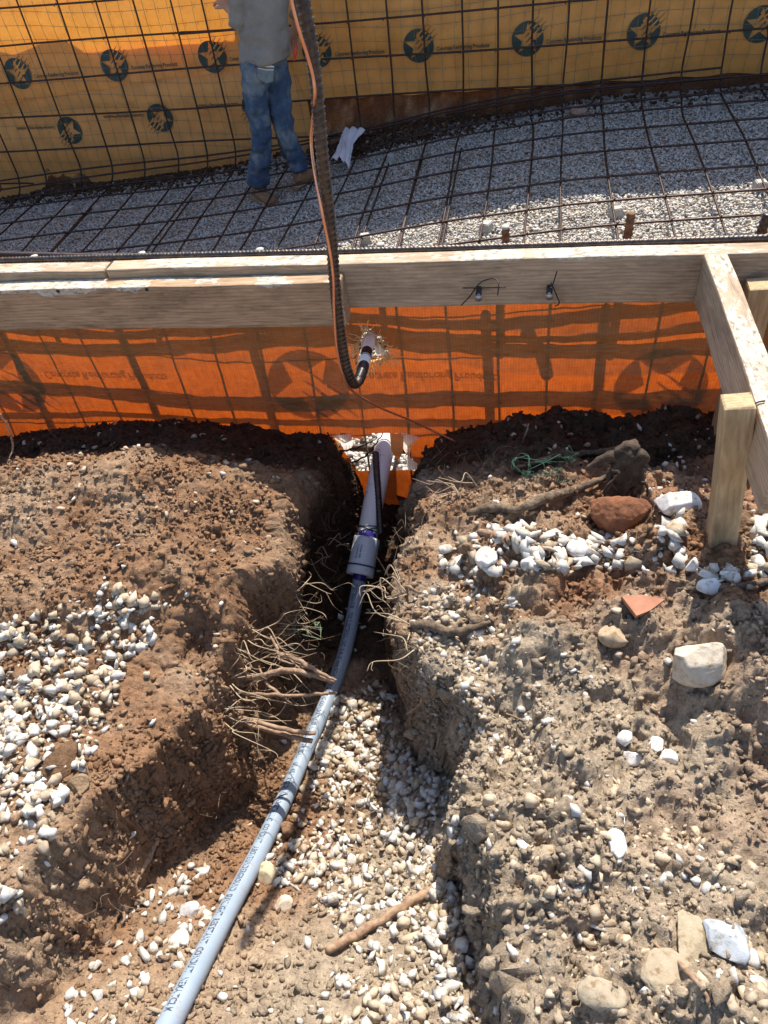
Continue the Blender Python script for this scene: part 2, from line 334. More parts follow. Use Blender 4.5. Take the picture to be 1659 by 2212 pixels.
def terrain(X, Y, detail=True):
    P = plateau(X, Y); Fz = trench_floor(X, Y)
    wob = .034*fbm(X, Y, 7, 3, 5)+.014*fbm(X, Y, 24, 3, 9)
    rl = np.interp(Y, *RL)-.03*np.exp(-((Y-.55)/.18)**2); tl = np.interp(Y, *TL); tr_ = np.interp(Y, *TR); rr = np.interp(Y, *RR)
    xx = X+wob
    tl = tl+.022; nz = .14*fbm(X, Y, 26, 3, 201, .6)
    left = sstep((tl-xx)/np.maximum(tl-rl, .05)+nz); right = sstep((xx-tr_)/np.maximum(rr-tr_, .04)+nz*.8)
    k = np.maximum(left, right); k = k**np.where(right > left, .8, 1.1)
    Z = Fz+(P-Fz)*k
    if detail:
        amp = .6+.8*vnoise(X*5, Y*5, 77)
        cl = 1-np.abs(fbm(X, Y, 26, 3, 21)); 
        rt_ = sstep((X+.15)/.15)
        Z = Z+amp*(.015*fbm(X, Y, 9, 3, 31)+.013*(cl-.6)+(.009+.004*rt_)*fbm(X, Y, 55, 3, 41, .7)+.0045*fbm(X, Y, 190, 2, 51))
        wx = X+.03*fbm(X, Y, 12, 2, 301); wy = Y+.03*fbm(X, Y, 12, 2, 305)
        lump = np.abs(fbm(wx, wy, 10, 3, 311, .55)); ledge = sstep(fbm(wx, wy, 6, 3, 321)*3+.5)
        Z = Z+k*((.035*rt_+.014)*(.35-lump)+(.030*rt_+.008)*(ledge-.5)*(Y < 1.15))
        # carved slip faces on the banks
        bank = 4*k*(1-k); Z = Z+bank*.03*fbm(X*.6, Y, 16, 3, 61)
        smoothpatch = np.exp(-(((X+.60)/.075)**2+((Y-.62)/.12)**2)); Z = Z-.008*smoothpatch
        # the round scoop in the smooth patch
    q = onZ(418, 1395, .27); Z = Z-.028*sstep(1.6-np.hypot((X-q[0])/.026, (Y-q[1])/.034))
    # keep soil under the conduit line and the sleeve pipe
    return Z
ST = .0034; gx = np.arange(-1.5, 1.2, ST); gy = np.arange(-.35, 1.279, ST)
GX, GY = np.meshgrid(gx, gy); GZ = terrain(GX, GY)
# slight sideways roughness so steep banks are not clean heightfield walls
gyy, gxx = np.gradient(terrain(GX, GY, False), ST); nrm = np.sqrt(1+gxx**2+gyy**2); SLOPE = nrm
rough = .030*fbm3(GX, GY, GZ, 17, 3, 91, .55)+.020*(.3-np.abs(fbm3(GX, GY, GZ, 38, 3, 95)))+.006*fbm3(GX, GY, GZ, 130, 2, 99)
steep = sstep((nrm-1.10)/.6); rough = rough*steep*np.where(GX < -.33, .62, 1.0)
flr = trench_floor(GX, GY); kk = np.clip((GZ-flr)/np.maximum(plateau(GX, GY)-flr, .05), 0, 1.2); ov = np.exp(-((GY-.90)/.20)**2)*(GX < -.33)*(GX > -.75)
OVX = ov*(.030*np.exp(-((kk-.85)/.2)**2)*steep-.045*np.exp(-((kk-.3)/.22)**2))
HX = GX+OVX-gxx/nrm*rough+.004*fbm(GX+GZ*2, GY-GZ*3, 60, 2, 92); HY = GY+(-gyy/nrm*rough+.004*fbm(GX-GZ*3, GY+GZ*2, 60, 2, 96))*(GY < 1.262); GZ0 = GZ; GZ = GZ+rough/nrm
ny, nx = GX.shape; idx = np.arange(nx*ny).reshape(ny, nx)
QF = np.stack([idx[:-1, :-1], idx[:-1, 1:], idx[1:, 1:], idx[1:, :-1]], -1).reshape(-1, 4)
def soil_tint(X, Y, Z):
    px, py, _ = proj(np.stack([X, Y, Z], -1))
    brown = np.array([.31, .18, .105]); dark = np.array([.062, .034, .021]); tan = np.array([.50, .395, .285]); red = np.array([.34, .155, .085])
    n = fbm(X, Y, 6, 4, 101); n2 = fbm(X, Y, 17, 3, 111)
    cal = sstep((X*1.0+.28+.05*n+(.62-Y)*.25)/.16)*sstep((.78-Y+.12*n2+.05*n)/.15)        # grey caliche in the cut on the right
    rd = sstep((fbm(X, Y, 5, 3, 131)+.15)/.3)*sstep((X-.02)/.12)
    shade_k = sstep((Y-1.02+.05*n)/.1)  # shade painted into the soil colour along the foot of the sheet
    trench_shade = sstep((.30-Z)/.1)*sstep((Y-.72+.08*n)/.15); shade_k = np.maximum(shade_k, trench_shade)  # trench shade, likewise painted into the soil colour
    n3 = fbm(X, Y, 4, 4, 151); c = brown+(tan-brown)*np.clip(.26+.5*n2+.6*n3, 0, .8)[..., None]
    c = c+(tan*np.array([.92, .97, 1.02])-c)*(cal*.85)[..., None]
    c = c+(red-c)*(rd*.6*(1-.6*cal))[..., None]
    c = c+(dark-c)*(shade_k*.88)[..., None]
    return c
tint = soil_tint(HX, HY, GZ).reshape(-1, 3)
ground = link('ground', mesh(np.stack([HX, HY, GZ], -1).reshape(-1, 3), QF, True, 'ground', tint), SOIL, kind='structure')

def tz(x, y):
    ix = np.clip((np.asarray(x)-gx[0])/ST, 0, nx-1.001); iy = np.clip((np.asarray(y)-gy[0])/ST, 0, ny-1.001)
    i = ix.astype(int); j = iy.astype(int); u = ix-i; v = iy-j
    return (GZ[j, i]*(1-u)+GZ[j, i+1]*u)*(1-v)+(GZ[j+1, i]*(1-u)+GZ[j+1, i+1]*u)*v
def onT(px, py, lift=0.0):
    """first point of the soil surface seen along a sight line"""
    d = ray(px, py); t = np.linspace(.5, 2.4, 1200); P = C0+t[:, None]*d
    h = P[:, 2]-tz(P[:, 0], P[:, 1]); ok = np.where((h < 0) & (P[:, 1] < 1.27))[0]
    k = ok[0] if len(ok) else -1
    p = P[k].copy(); p[2] = tz(p[0], p[1])+lift; return p

# outer ground far around (rest of the yard), as strips around the fine patch and the excavation
def strip(name, pts, z, n=40):
    (x0, y0), (x1, y1) = pts; xs = np.linspace(x0, x1, n); ys = np.linspace(y0, y1, n); X, Y = np.meshgrid(xs, ys)
    Z = z+.05*fbm(X, Y, .7, 3, 7); ii = np.arange(n*n).reshape(n, n)
    Fq = np.stack([ii[:-1, :-1], ii[:-1, 1:], ii[1:, 1:], ii[1:, :-1]], -1).reshape(-1, 4)
    t = np.tile(np.array([.24, .16, .10]), (n*n, 1)); return link(name, mesh(np.stack([X, Y, Z], -1).reshape(-1, 3), Fq, True, name, t), SOIL, kind='structure')
strip('ground', ((-60, -60), (60, -.33)), .30, 80); strip('ground', ((-60, -.34), (-1.48, 1.27)), .28); strip('ground', ((1.18, -.34), (60, 1.27)), .33)
strip('ground', ((-60, 1.26), (-7, 5.7)), .3); strip('ground', ((5.5, 1.26), (60, 5.7)), .3); strip('ground', ((-60, 5.76), (-1.75, 90)), .02, 80); strip('ground', ((-1.75, 5.76), (60, 90)), 1.25, 80)

# ------------------------------------------------------------------ excavation floor and gravel bed
FXp = [-8, -5, -4.2, -3.2, -2.3, -1.7, -1.05, -.5, .26, 1.4, 3, 6]; FZp = [-1.2, -1.08, -1.01, -.92, -.86, -.80, -.71, -.62, -.54, -.50, -.45, -.40]
def zf(X, Y=None):
    z = np.interp(X, FXp, FZp)
    if Y is not None: z = z+.02*fbm(np.asarray(X), np.asarray(Y), 1.6, 3, 3)+.05*sstep((np.asarray(Y)-5.25)/.3)*vnoise(np.asarray(X)*2.2, np.asarray(Y)*0+3, 9)
    return z
xs = np.linspace(-7, 5.5, 260); ys = np.linspace(1.29, 5.75, 130); X, Y = np.meshgrid(xs, ys); ii = np.arange(X.size).reshape(X.shape)
Fq = np.stack([ii[:-1, :-1], ii[:-1, 1:], ii[1:, 1:], ii[1:, :-1]], -1).reshape(-1, 4)
link('ground', mesh(np.stack([X, Y, zf(X, Y)-.012], -1).reshape(-1, 3), Fq, True, 'pit', np.tile([.52, .49, .45], (X.size, 1))), SOIL, kind='structure')

ICO0 = bmesh.new(); bmesh.ops.create_icosphere(ICO0, subdivisions=1, radius=1); IV0 = np.array([v.co[:] for v in ICO0.verts]); IF0 = np.array([[v.index for v in f.verts] for f in ICO0.faces]); ICO0.free()
ICO1 = bmesh.new(); bmesh.ops.create_icosphere(ICO1, subdivisions=2, radius=1); IV1 = np.array([v.co[:] for v in ICO1.verts]); IF1 = np.array([[v.index for v in f.verts] for f in ICO1.faces]); ICO1.free()
def crushed(base, cuts, r):
    V = base.copy()
    for _ in range(cuts):
        d = r.normal(size=3); d /= np.linalg.norm(d); h = r.uniform(.42, .8); s = V@d-h; V = V-np.outer(np.clip(s, 0, None), d)
    V *= r.uniform(.6, 1.15, 3); V += r.normal(size=V.shape)*.02; return V/np.abs(V).max()
IF1B = IF1.copy(); PROT0 = [crushed(IV0, 5, rng) for _ in range(24)]
def hull(n, r, flat=.75):
    P = r.normal(size=(n, 3)); P /= np.linalg.norm(P, axis=1)[:, None]
    for _ in range(2):                                   # spread the corners a little
        D = P[:, None]-P[None]; d = np.linalg.norm(D, axis=2)+np.eye(n); P = P+.02*(D/d[..., None]**3).sum(1); P /= np.linalg.norm(P, axis=1)[:, None]
    bm = bmesh.new(); vs = [bm.verts.new(p) for p in P]; bmesh.ops.convex_hull(bm, input=vs); bm.verts.index_update()
    Fc = np.array([[v.index for v in f.verts] for f in bm.faces if len(f.verts) == 3]); bm.free()
    P = P*(1+.06*r.normal(size=(n, 1))); P = P*np.array([r.uniform(.85, 1.35), r.uniform(.6, 1.0), r.uniform(.4, .85)]); return P, Fc
HULLS = []
while len(HULLS) < 90:
    h = hull(int(9), rng)
    if len(h[1]) == 14: HULLS.append(h)
PROT1 = [h[0] for h in HULLS]; IF1 = np.array([h[1] for h in HULLS])
HULLS0 = []
while len(HULLS0) < 24:
    h = hull(9, rng)
    if len(h[1]) == 14: HULLS0.append(h)
PROT2 = [h[0] for h in HULLS0]; IF2 = np.array([h[1] for h in HULLS0])
def rotm(n):
    q = rng.normal(size=(n, 4)); q /= np.linalg.norm(q, axis=1)[:, None]; w, x, y, z = q.T
    return np.stack([1-2*(y*y+z*z), 2*(x*y-z*w), 2*(x*z+y*w), 2*(x*y+z*w), 1-2*(x*x+z*z), 2*(y*z-x*w), 2*(x*z-y*w), 2*(y*z+x*w), 1-2*(x*x+y*y)], 1).reshape(n, 3, 3)
def scatter(name, P, size, tint, protos, faces, m, label=None, cat=None):
    n = len(P); R = rotm(n); pi = rng.integers(0, len(protos), n); A = np.array(protos)[pi]
    V = np.einsum('nij,nkj->nki', R, A)*size[:, None, None]; V[:, :, 2] *= .8; V += P[:, None]
    k = A.shape[1]; fs = faces[pi] if faces.ndim == 3 else faces[None]; Fc = (fs+np.arange(n)[:, None, None]*k).reshape(-1, 3)
    return link(name, mesh(V.reshape(-1, 3), Fc, False, name, np.repeat(tint, k, 0)), m, kind='stuff', label=label, cat=cat)
def limecol(n, dusty=0.3):
    w = np.array([.68, .655, .61]); t = np.array([.50, .42, .31]); g = np.array([.50, .49, .475])
    a = rng.random((n, 1)); c = w*(1-a*.35)
    d = (rng.random((n, 1)) < dusty); c = np.where(d, t*(.75+.4*rng.random((n, 1))), c)
    d = (rng.random((n, 1)) < .12); return np.where(d, g, c)
# gravel in the excavation: seen band in front of the far wall and the patch visible through the torn hole
def bed(x0, x1, y0, y1, per):
    n = int((x1-x0)*(y1-y0)*per); X = rng.uniform(x0, x1, n); Y = rng.uniform(y0, y1, n); return X, Y
X1, Y1 = bed(-4.7, 2.3, 3.35, 5.58, 5600); X2, Y2 = bed(-1.2, .4, 1.6, 3.35, 5200); X3, Y3 = bed(-6.5, -4.7, 1.5, 5.5, 600); X4, Y4 = bed(2.3, 5, 1.5, 5.5, 600)
Xg = np.concatenate([X1, X2, X3, X4]); Yg = np.concatenate([Y1, Y2, Y3, Y4])
keep = (Yg < 5.42+.12*vnoise(Xg*4, Xg*0, 4)) | (rng.random(len(Xg)) < .12); Xg = Xg[keep]; Yg = Yg[keep]
sz = rng.uniform(.0068, .0135, len(Xg))*np.where(Yg < 3.2, 1.35, 1)
scatter('gravel', np.stack([Xg, Yg, zf(Xg, Yg)+sz*.2+rng.uniform(-.004, .004, len(Xg))], 1), sz, limecol(len(Xg), .16), PROT2, IF2, STONE)

# ------------------------------------------------------------------ gravel and crumbs on the near ground
def inpoly(px, py, poly):
    c = np.zeros(px.shape, bool); n = len(poly)
    for i in range(n):
        x1, y1 = poly[i]; x2, y2 = poly[(i+1) % n]
        k = ((y1 > py) != (y2 > py)) & (px < (x2-x1)*(py-y1)/(y2-y1+1e-9)+x1); c ^= k
    return c
ZA = [(-80, 1400), (60, 1340), (150, 1300), (240, 1270), (345, 1290), (350, 1370), (290, 1420), (250, 1480), (240, 1580), (200, 1640), (140, 1690), (120, 1780), (140, 1840), (60, 1960), (-80, 2050)]
ZB = [(715, 1500), (820, 1470), (850, 1500), (860, 1570), (900, 1640), (975, 1720), (1000, 1800), (990, 1900), (1000, 2010), (1060, 2230), (640, 2230), (760, 2050), (700, 1950), (560, 1900), (590, 1790), (680, 1620)]
ZBrown = [(480, 1960), (600, 1930), (700, 1960), (740, 2040), (700, 2120), (560, 2190), (470, 2230), (420, 2230)]
ZB2 = [(250, 1990), (330, 1930), (420, 1860), (470, 1890), (470, 1960), (420, 2060), (340, 2230), (110, 2230), (180, 2110)]
ZC = [(945, 1205), (960, 1190), (1060, 1140), (1130, 1130), (1230, 1165), (1300, 1160), (1420, 1180), (1430, 1110), (1520, 1110), (1700, 1120), (1700, 1270), (1560, 1255), (1450, 1240), (1290, 1235), (1200, 1250), (1120, 1240), (1050, 1250), (960, 1240)]
ZC2 = [(1380, 930), (1540, 930), (1540, 1150), (1400, 1130), (1380, 1050)]
ZD = [(900, 1280), (1030, 1250), (1100, 1300), (1130, 1420), (1200, 1500), (1180, 1680), (1050, 1640), (930, 1480), (900, 1400)]
ZE = [(1060, 1700), (1200, 1600), (1400, 1700), (1659, 1880), (1700, 2230), (1130, 2230), (1080, 2000), (1020, 1850)]
ZF = [(880, 1500), (1000, 1490), (1010, 1700), (960, 1700), (900, 1620)]
def cand(n):
    X = rng.uniform(-1.45, 1.15, n); Y = rng.uniform(-.33, 1.26, n); Z = tz(X, Y); px, py, _ = proj(np.stack([X, Y, Z], -1)); return X, Y, Z, px, py
X, Y, Z, px, py = cand(150000)
dens = np.full(len(X), .008); size = rng.uniform(.004, .009, len(X)); dust = np.full(len(X), .75)
W_S = (SLOPE[:-1, :-1]**1.0).ravel(); W_S = np.cumsum(W_S/W_S.sum())
NX = -gxx/nrm; NY = -gyy/nrm; NZ = 1/nrm
def cand_surf(n):
    q = np.searchsorted(W_S, rng.random(n)); q = np.minimum(q, (ny-1)*(nx-1)-1); j, i = q//(nx-1), q % (nx-1); u, v = rng.random(n), rng.random(n)
    f = lambda A: (A[j, i]*(1-u)+A[j, i+1]*u)*(1-v)+(A[j+1, i]*(1-u)+A[j+1, i+1]*u)*v
    X, Y, Z = f(HX), f(HY), f(GZ); px, py, _ = proj(np.stack([X, Y, Z], -1)); return X, Y, Z, px, py, np.stack([f(NX), f(NY), f(NZ)], 1)
def zone(poly, d, s0, s1, du, clump=0.0):
    j = ~inpoly(px, py, [(1470, 1100), (1625, 1100), (1620, 1225), (1480, 1228)]) & inpoly(px+14*fbm(X, Y, 22, 2, 5), py+14*fbm(X, Y, 22, 2, 6), poly); dd = np.full(len(X), d)
    if clump: dd = d*np.clip(1-clump+2*clump*vnoise(X*14, Y*14, 33), 0, 2)
    dens[j] = dd[j]; size[j] = (s0+(s1-s0)*rng.random(len(X))**2.3)[j]; dust[j] = du
zone([(-100, 1150), (360, 1150), (380, 1300), (300, 1420), (-100, 1420)], .012, .004, .011, .5)
zone(ZD, .22, .0035, .012, .60, 1.0); zone(ZF, .26, .003, .008, .55, .6); zone(ZE, .22, .003, .0125, .84, 1.1)
zone(ZA, .30, .004, .0165, .55, .8); zone(ZB, .30, .004, .0150, .46, .9); zone(ZB2, .14, .005, .014, .2, .9); zone(ZBrown, .014, .005, .010, .3)
zone(ZC, .24, .005, .021, .22, .7); zone(ZC2, .05, .003, .010, .1, .8)
zone([(690, 1240), (860, 1240), (840, 1470), (700, 1470)], .012, .005, .009, .3)
zone([(1180, 1300), (1659, 1260), (1659, 1600), (1250, 1560)], .018, .004, .010, .75)
j = rng.random(len(X)) < dens
# nothing buried inside the pipe line
emb = inpoly(px, py, ZE) | inpoly(px, py, ZD); P = np.stack([X, Y, Z+size*np.where(emb, -.05, .12+.35*rng.random(len(X)))], 1)[j]; sz = size[j]; du = dust[j]
w = np.array([.63, .605, .56]); t = np.array([.44, .36, .265]); isd = rng.random(len(sz)) < du
tn = np.where(isd[:, None], t*(.75+.5*rng.random((len(sz), 1))), w*(.78+.22*rng.random((len(sz), 1))))
scatter('gravel', P, sz, tn, PROT1, IF1, STONE)
# second layer on the densest piles
X, Y, Z, px, py = cand(60000); dens = np.zeros(len(X)); size = rng.uniform(.006, .012, len(X)); dust = np.full(len(X), .4)
zone(ZA, .15, .006, .0125, .35, .6); zone(ZB, .12, .006, .012, .3, .7); zone(ZC, .05, .008, .016, .1, .8)
j = rng.random(len(X)) < dens; P = np.stack([X, Y, Z+size*1.15], 1)[j]; sz = size[j]; isd = rng.random(len(sz)) < dust[j]
tn = np.where(isd[:, None], t*(.85+.4*rng.random((len(sz), 1))), w*(.8+.2*rng.random((len(sz), 1))))
scatter('gravel', P, sz, tn, PROT1, IF1, STONE)
# soil crumbs and clods everywhere
X, Y, Z, px, py, NN = cand_surf(300000); vis = (px > -150) & (px < 1850) & (py < 2350)
pz = vnoise(X*9, Y*9, 63)*vnoise(X*30, Y*30, 64); smooth = np.exp(-(((X+.60)/.07)**2+((Y-.62)/.11)**2))
k = vis & (rng.random(len(X)) < (.10+1.25*pz)*(1-.9*smooth)*.72); X, Y, Z, NN = X[k], Y[k], Z[k], NN[k]
size = .0015+.0060*rng.random(len(X))**3.0+(rng.random(len(X)) < .025)*.005
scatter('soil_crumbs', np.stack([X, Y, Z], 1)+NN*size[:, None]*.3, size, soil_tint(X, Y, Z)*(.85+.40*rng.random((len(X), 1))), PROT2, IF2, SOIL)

# broken clods, knobbly, thickest on the right bank and along the trench rims
def clod(r_):
    V = crushed(IV1, 7, rng)*(1+.30*fbm(IV1[:, 0]*.5+IV1[:, 2]*.37+r_, IV1[:, 1]*.5-IV1[:, 2]*.31+r_*2, 3.2, 3, int(r_*10))[:, None]+.17*rng.normal(size=(len(IV1), 1)))
    return V*np.array([rng.uniform(.8, 1.2), rng.uniform(.7, 1.1), rng.uniform(.5, .8)])
PCL = [clod(i*1.37) for i in range(40)]
X, Y, Z, px, py, NN = cand_surf(13000); sl_ = 1/np.maximum(NN[:, 2], .2)
pr_ = .012+.07*(X > -.12)*vnoise(X*8, Y*8, 401)+.05*np.clip(sl_-1.2, 0, 2)*vnoise(X*10, Y*10, 403); pr_ = np.where(inpoly(px, py, ZB) | inpoly(px, py, ZA) | inpoly(px, py, ZC), .02, pr_)*(1-.95*np.exp(-(((X+.60)/.07)**2+((Y-.62)/.11)**2)))
k = (rng.random(len(X)) < pr_) & (px > -150) & (px < 1850) & (py < 2350) & (np.hypot(px-1343, py-1385) > -1); X, Y, Z, NN = X[k], Y[k], Z[k], NN[k]; size = .006+.017*rng.random(len(X))**3.2
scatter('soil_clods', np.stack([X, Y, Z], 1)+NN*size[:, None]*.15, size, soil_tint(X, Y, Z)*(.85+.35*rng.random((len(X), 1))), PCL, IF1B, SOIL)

# ------------------------------------------------------------------ near plastic sheet (back-lit)
YM = 1.288
def fy(x, z):
    x = np.asarray(x, float); z = np.asarray(z, float)
    warp = z+.012*np.sin(x*5.1+.6)+.006*np.sin(x*13+1)
    w2 = warp+.02*fbm(x+3, z+5, 3, 3, 501)
    return YM+.007*np.abs(np.sin(w2*32))**.6*(.6+.4*np.sin(x*2.3))+.005*np.sin(x*7+z*9)+.004*fbm(x+2, z+2, 14, 3, 503)
def hp(l): return [tuple(onY(a, b, YM)[[0, 2]]) for a, b in l]
H2 = hp([(721, 944), (742, 932), (757, 941), (775, 945), (805, 936), (844, 935), (872, 938), (899, 944), (880, 957), (876, 976), (895, 996), (912, 1011), (892, 1015), (773, 1014), (764, 1000), (755, 986), (748, 965), (738, 950)])
H1 = hp([(787, 712), (798, 716), (808, 728), (822, 734), (832, 750), (842, 769), (820, 774), (793, 779), (777, 778), (772, 752), (778, 733)])
xg = np.arange(-2.4, 2.0, .0045); zg = np.concatenate([np.arange(-.72, 0, .04), np.arange(0, .625, .0045)])
MX, MZ = np.meshgrid(xg, zg); ii = np.arange(MX.size).reshape(MX.shape)
Fq = np.stack([ii[:-1, :-1], ii[:-1, 1:], ii[1:, 1:], ii[1:, :-1]], -1).reshape(-1, 4)
cx = MX.ravel()[Fq].mean(1); cz = MZ.ravel()[Fq].mean(1)
hole = inpoly(cx, cz, H2) | inpoly(cx, cz, H1); Fq = Fq[~hole]
sheet = thing('plastic_sheet', (0, YM, 0), 'translucent orange woven sheet glowing from behind, hung from the near form boards', 'plastic sheet')
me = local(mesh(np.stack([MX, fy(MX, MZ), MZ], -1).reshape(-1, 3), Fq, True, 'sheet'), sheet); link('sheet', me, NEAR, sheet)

def logo_data(R=.088, n=100):
    th = np.arange(n)*2*math.pi/n+math.pi/2
    def starr(a):
        k = (a-math.pi/2) % (2*math.pi/5); k = np.minimum(k, 2*math.pi/5-k); ro, ri = R*.93, R*.385
        A = np.array([ro, 0]); B = np.array([ri*math.cos(math.pi/5), ri*math.sin(math.pi/5)]); d = B-A
        return (A[0]*d[1]-A[1]*d[0])/(np.cos(k)*d[1]-np.sin(k)*d[0])
    r = starr(th); V = np.concatenate([np.stack([np.cos(th)*r, np.sin(th)*r], 1), np.stack([np.cos(th)*R, np.sin(th)*R], 1)])
    Fc = [(i, (i+1) % n, n+(i+1) % n, n+i) for i in range(n)]
    ink = []; clear = []
    d = np.array([math.cos(math.radians(42)), math.sin(math.radians(42))]); p = np.array([-d[1], d[0]])
    for off, a, b in ((-.030, -.28, 1.4), (-.006, -.2, 1.5), (.018, -.05, 1.45), (.042, .1, 1.3)):
        w = R*.045; o = p*off*R/.088
        e = math.sqrt(max(.05, 1-(off/.088)**2))
        ink.append([o+d*R*a-p*w*.4, o+d*R*.30-p*w, o+d*R*.30+p*w, o+d*R*a+p*w*.4])
        clear.append([o+d*R*.32-p*w, o+d*R*e-p*w*.8, o+d*R*e+p*w*.8, o+d*R*.32+p*w])
        ink.append([o+d*R*e-p*w*.6, o+d*R*b-p*w*.15, o+d*R*b+p*w*.15, o+d*R*e+p*w*.6])
    return V, Fc, ink, clear
def text_mesh(s, size, width=None):
    c = bpy.data.curves.new('text', 'FONT'); c.body = s; c.size = size; c.align_x = 'LEFT'; c.align_y = 'CENTER'; c.resolution_u = 2; c.offset = size*.018
    o = bpy.data.objects.new('text', c); COL.objects.link(o); dg = bpy.context.evaluated_depsgraph_get()
    me = bpy.data.meshes.new_from_object(o.evaluated_get(dg)); bpy.data.objects.remove(o); bpy.data.curves.remove(c)
    V = np.array([v.co[:2] for v in me.vertices]); Fc = [list(p.vertices) for p in me.polygons]; bpy.data.meshes.remove(me)
    V[:, 0] -= V[:, 0].min()
    if width: V[:, 0] *= width/V[:, 0].max()
    return V, Fc
LV, LF, LI, LC = logo_data(); TV, TF = text_mesh('Concrete Reinforcing Prouducts', .030, .30)
def decal(parent, x0, z0, su, sv, yfun, off, clearmat, fancy=True, ink_m=None):
    ink_m = ink_m or PRINT
    """ink disc with star cut-out, slashes and the line of print, laid on the sheet"""
    def place(UV, o): 
        UV = np.asarray(UV); x = x0+su*UV[:, 0]; z = z0+sv*UV[:, 1]; return np.stack([x, yfun(x, z)+o, z], 1)
    b = MB(); b.add(place(LV, off), LF, 0)
    for q in LI: b.add(place(q, off*1.5), [(0, 1, 2, 3)], 0)
    for q in LC: b.add(place(q, off*1.5), [(0, 1, 2, 3)], 1)
    link('printed_logo', b.mesh(False, 'logo', parent), [ink_m, clearmat], parent)
    b = MB(); b.add(place(TV+np.array([.105, -.022]), off), TF); link('printed_text', b.mesh(False, 'text', parent), ink_m, parent)
m_, nt_, b_, o_ = mat('thin dark ink seen through'); b_.inputs['Base Color'].default_value = (.03, .05, .045, 1); tp_ = N(nt_, 'ShaderNodeBsdfTransparent'); tp_.inputs[0].default_value = (1, .9, .7, 1); mx_ = N(nt_, 'ShaderNodeMixShader'); mx_.inputs[0].default_value = .30
L(nt_, b_.outputs[0], mx_.inputs[1]); L(nt_, tp_.outputs[0], mx_.inputs[2]); L(nt_, mx_.outputs[0], o_.inputs[0]); INK2 = m_
for x0 in (-1.175, -.458, .258, .97): decal(sheet, x0, .350, 1, -1, fy, .0025, NEAR, ink_m=INK2)
# torn flaps and frayed fibres around the two holes
for (a, c, tip) in (((738, 950), (721, 944), (735, 975)), ((842, 935), (872, 938), (861, 995)), ((899, 944), (880, 957), (872, 990))):
    A, B_, Cc = onY(*a, YM-.001), onY(*c, YM-.001), onY(*tip, YM-.03); mid = (A+B_+Cc)/3+np.array([0, -.018, 0])
    s1 = (A+Cc)/2+np.array([-.004, -.016, 0]); s2 = (B_+Cc)/2+np.array([.006, -.012, 0])
    b = MB(); b.add([A, B_, s2, Cc, s1, mid], [(0, 1, 5), (1, 2, 5), (2, 3, 5), (3, 4, 5), (4, 0, 5)]); link('torn_flap', b.mesh(True, 'flap', sheet), FAR2 if a[0] != 842 else NEAR, sheet)
b = MB(); 
for i in range(170):
    k = rng.integers(0, len(H1)); a = np.array(H1[k]); c = np.array(H1[(k+1) % len(H1)]); p = a+(c-a)*rng.random(); ctr = np.mean(H1, 0)
    o = (p-ctr)*rng.uniform(-.5, 1.0)+rng.normal(size=2)*.009; P0 = np.array([p[0], YM-.002, p[1]])
    P2 = P0+np.array([o[0], -rng.uniform(.004, .02), o[1]]); P1 = (P0+P2)/2+rng.normal(size=3)*.004+[0, -.004, 0]
    b.tube([P0, P1, P2], [.0010, .0004], 4, sp=4)
FIB = simple('frayed golden fibre', (.75, .45, .15), (.9, .65, .35), 40, .5, 0)
link('frayed_fibres', b.mesh(True, 'fibres', sheet), FIB, sheet)

PALE = sheet_mat('frayed white lining', (.88, .84, .76), (.97, .92, .82), .65)
for pts in ([(717, 940), (760, 938), (762, 962), (750, 984), (734, 964)], [(868, 934), (906, 944), (888, 964), (884, 990), (866, 962)], [(880, 985), (916, 1013), (892, 1016), (878, 1010)], [(800, 733), (812, 733), (836, 764), (826, 768), (812, 760)], [(779, 738), (790, 722), (789, 748), (781, 768)]):
    P_ = [onY(x, y, YM-.004-.010*(k % 2)) for k, (x, y) in enumerate(pts)]; c_ = np.mean(P_, 0)+[0, -.006, 0]
    b = MB(); b.add(P_+[c_], [(k, (k+1) % len(P_), len(P_)) for k in range(len(P_))]); link('torn_flap', b.mesh(False, 'flap', sheet), PALE, sheet)
# welded mesh behind the near sheet
wm = thing('wire_mesh', (0, 1.30, 0), 'fine welded wire mesh pressed against the back of the glowing sheet', 'wire mesh')
b = MB(); 
for x in np.arange(-2.3, 1.9, .0975):
    zz = np.linspace(-.7, .62, 30); x_ = x+.003*np.sin(zz*9+x*7); b.tube(np.stack([x_, fy(x_, zz)+.004, zz], 1), .0025, 4)
for z in np.arange(-.65, .62, .098):
    xx = np.linspace(-2.35, 1.95, 120); zz = z+.01*np.sin(xx*5.1+.6)+.004*np.sin(xx*13); b.tube(np.stack([xx, fy(xx, zz)+.0065, zz], 1), .0013, 4)
link('wires', b.mesh(True, 'wires', wm), GALV, wm)

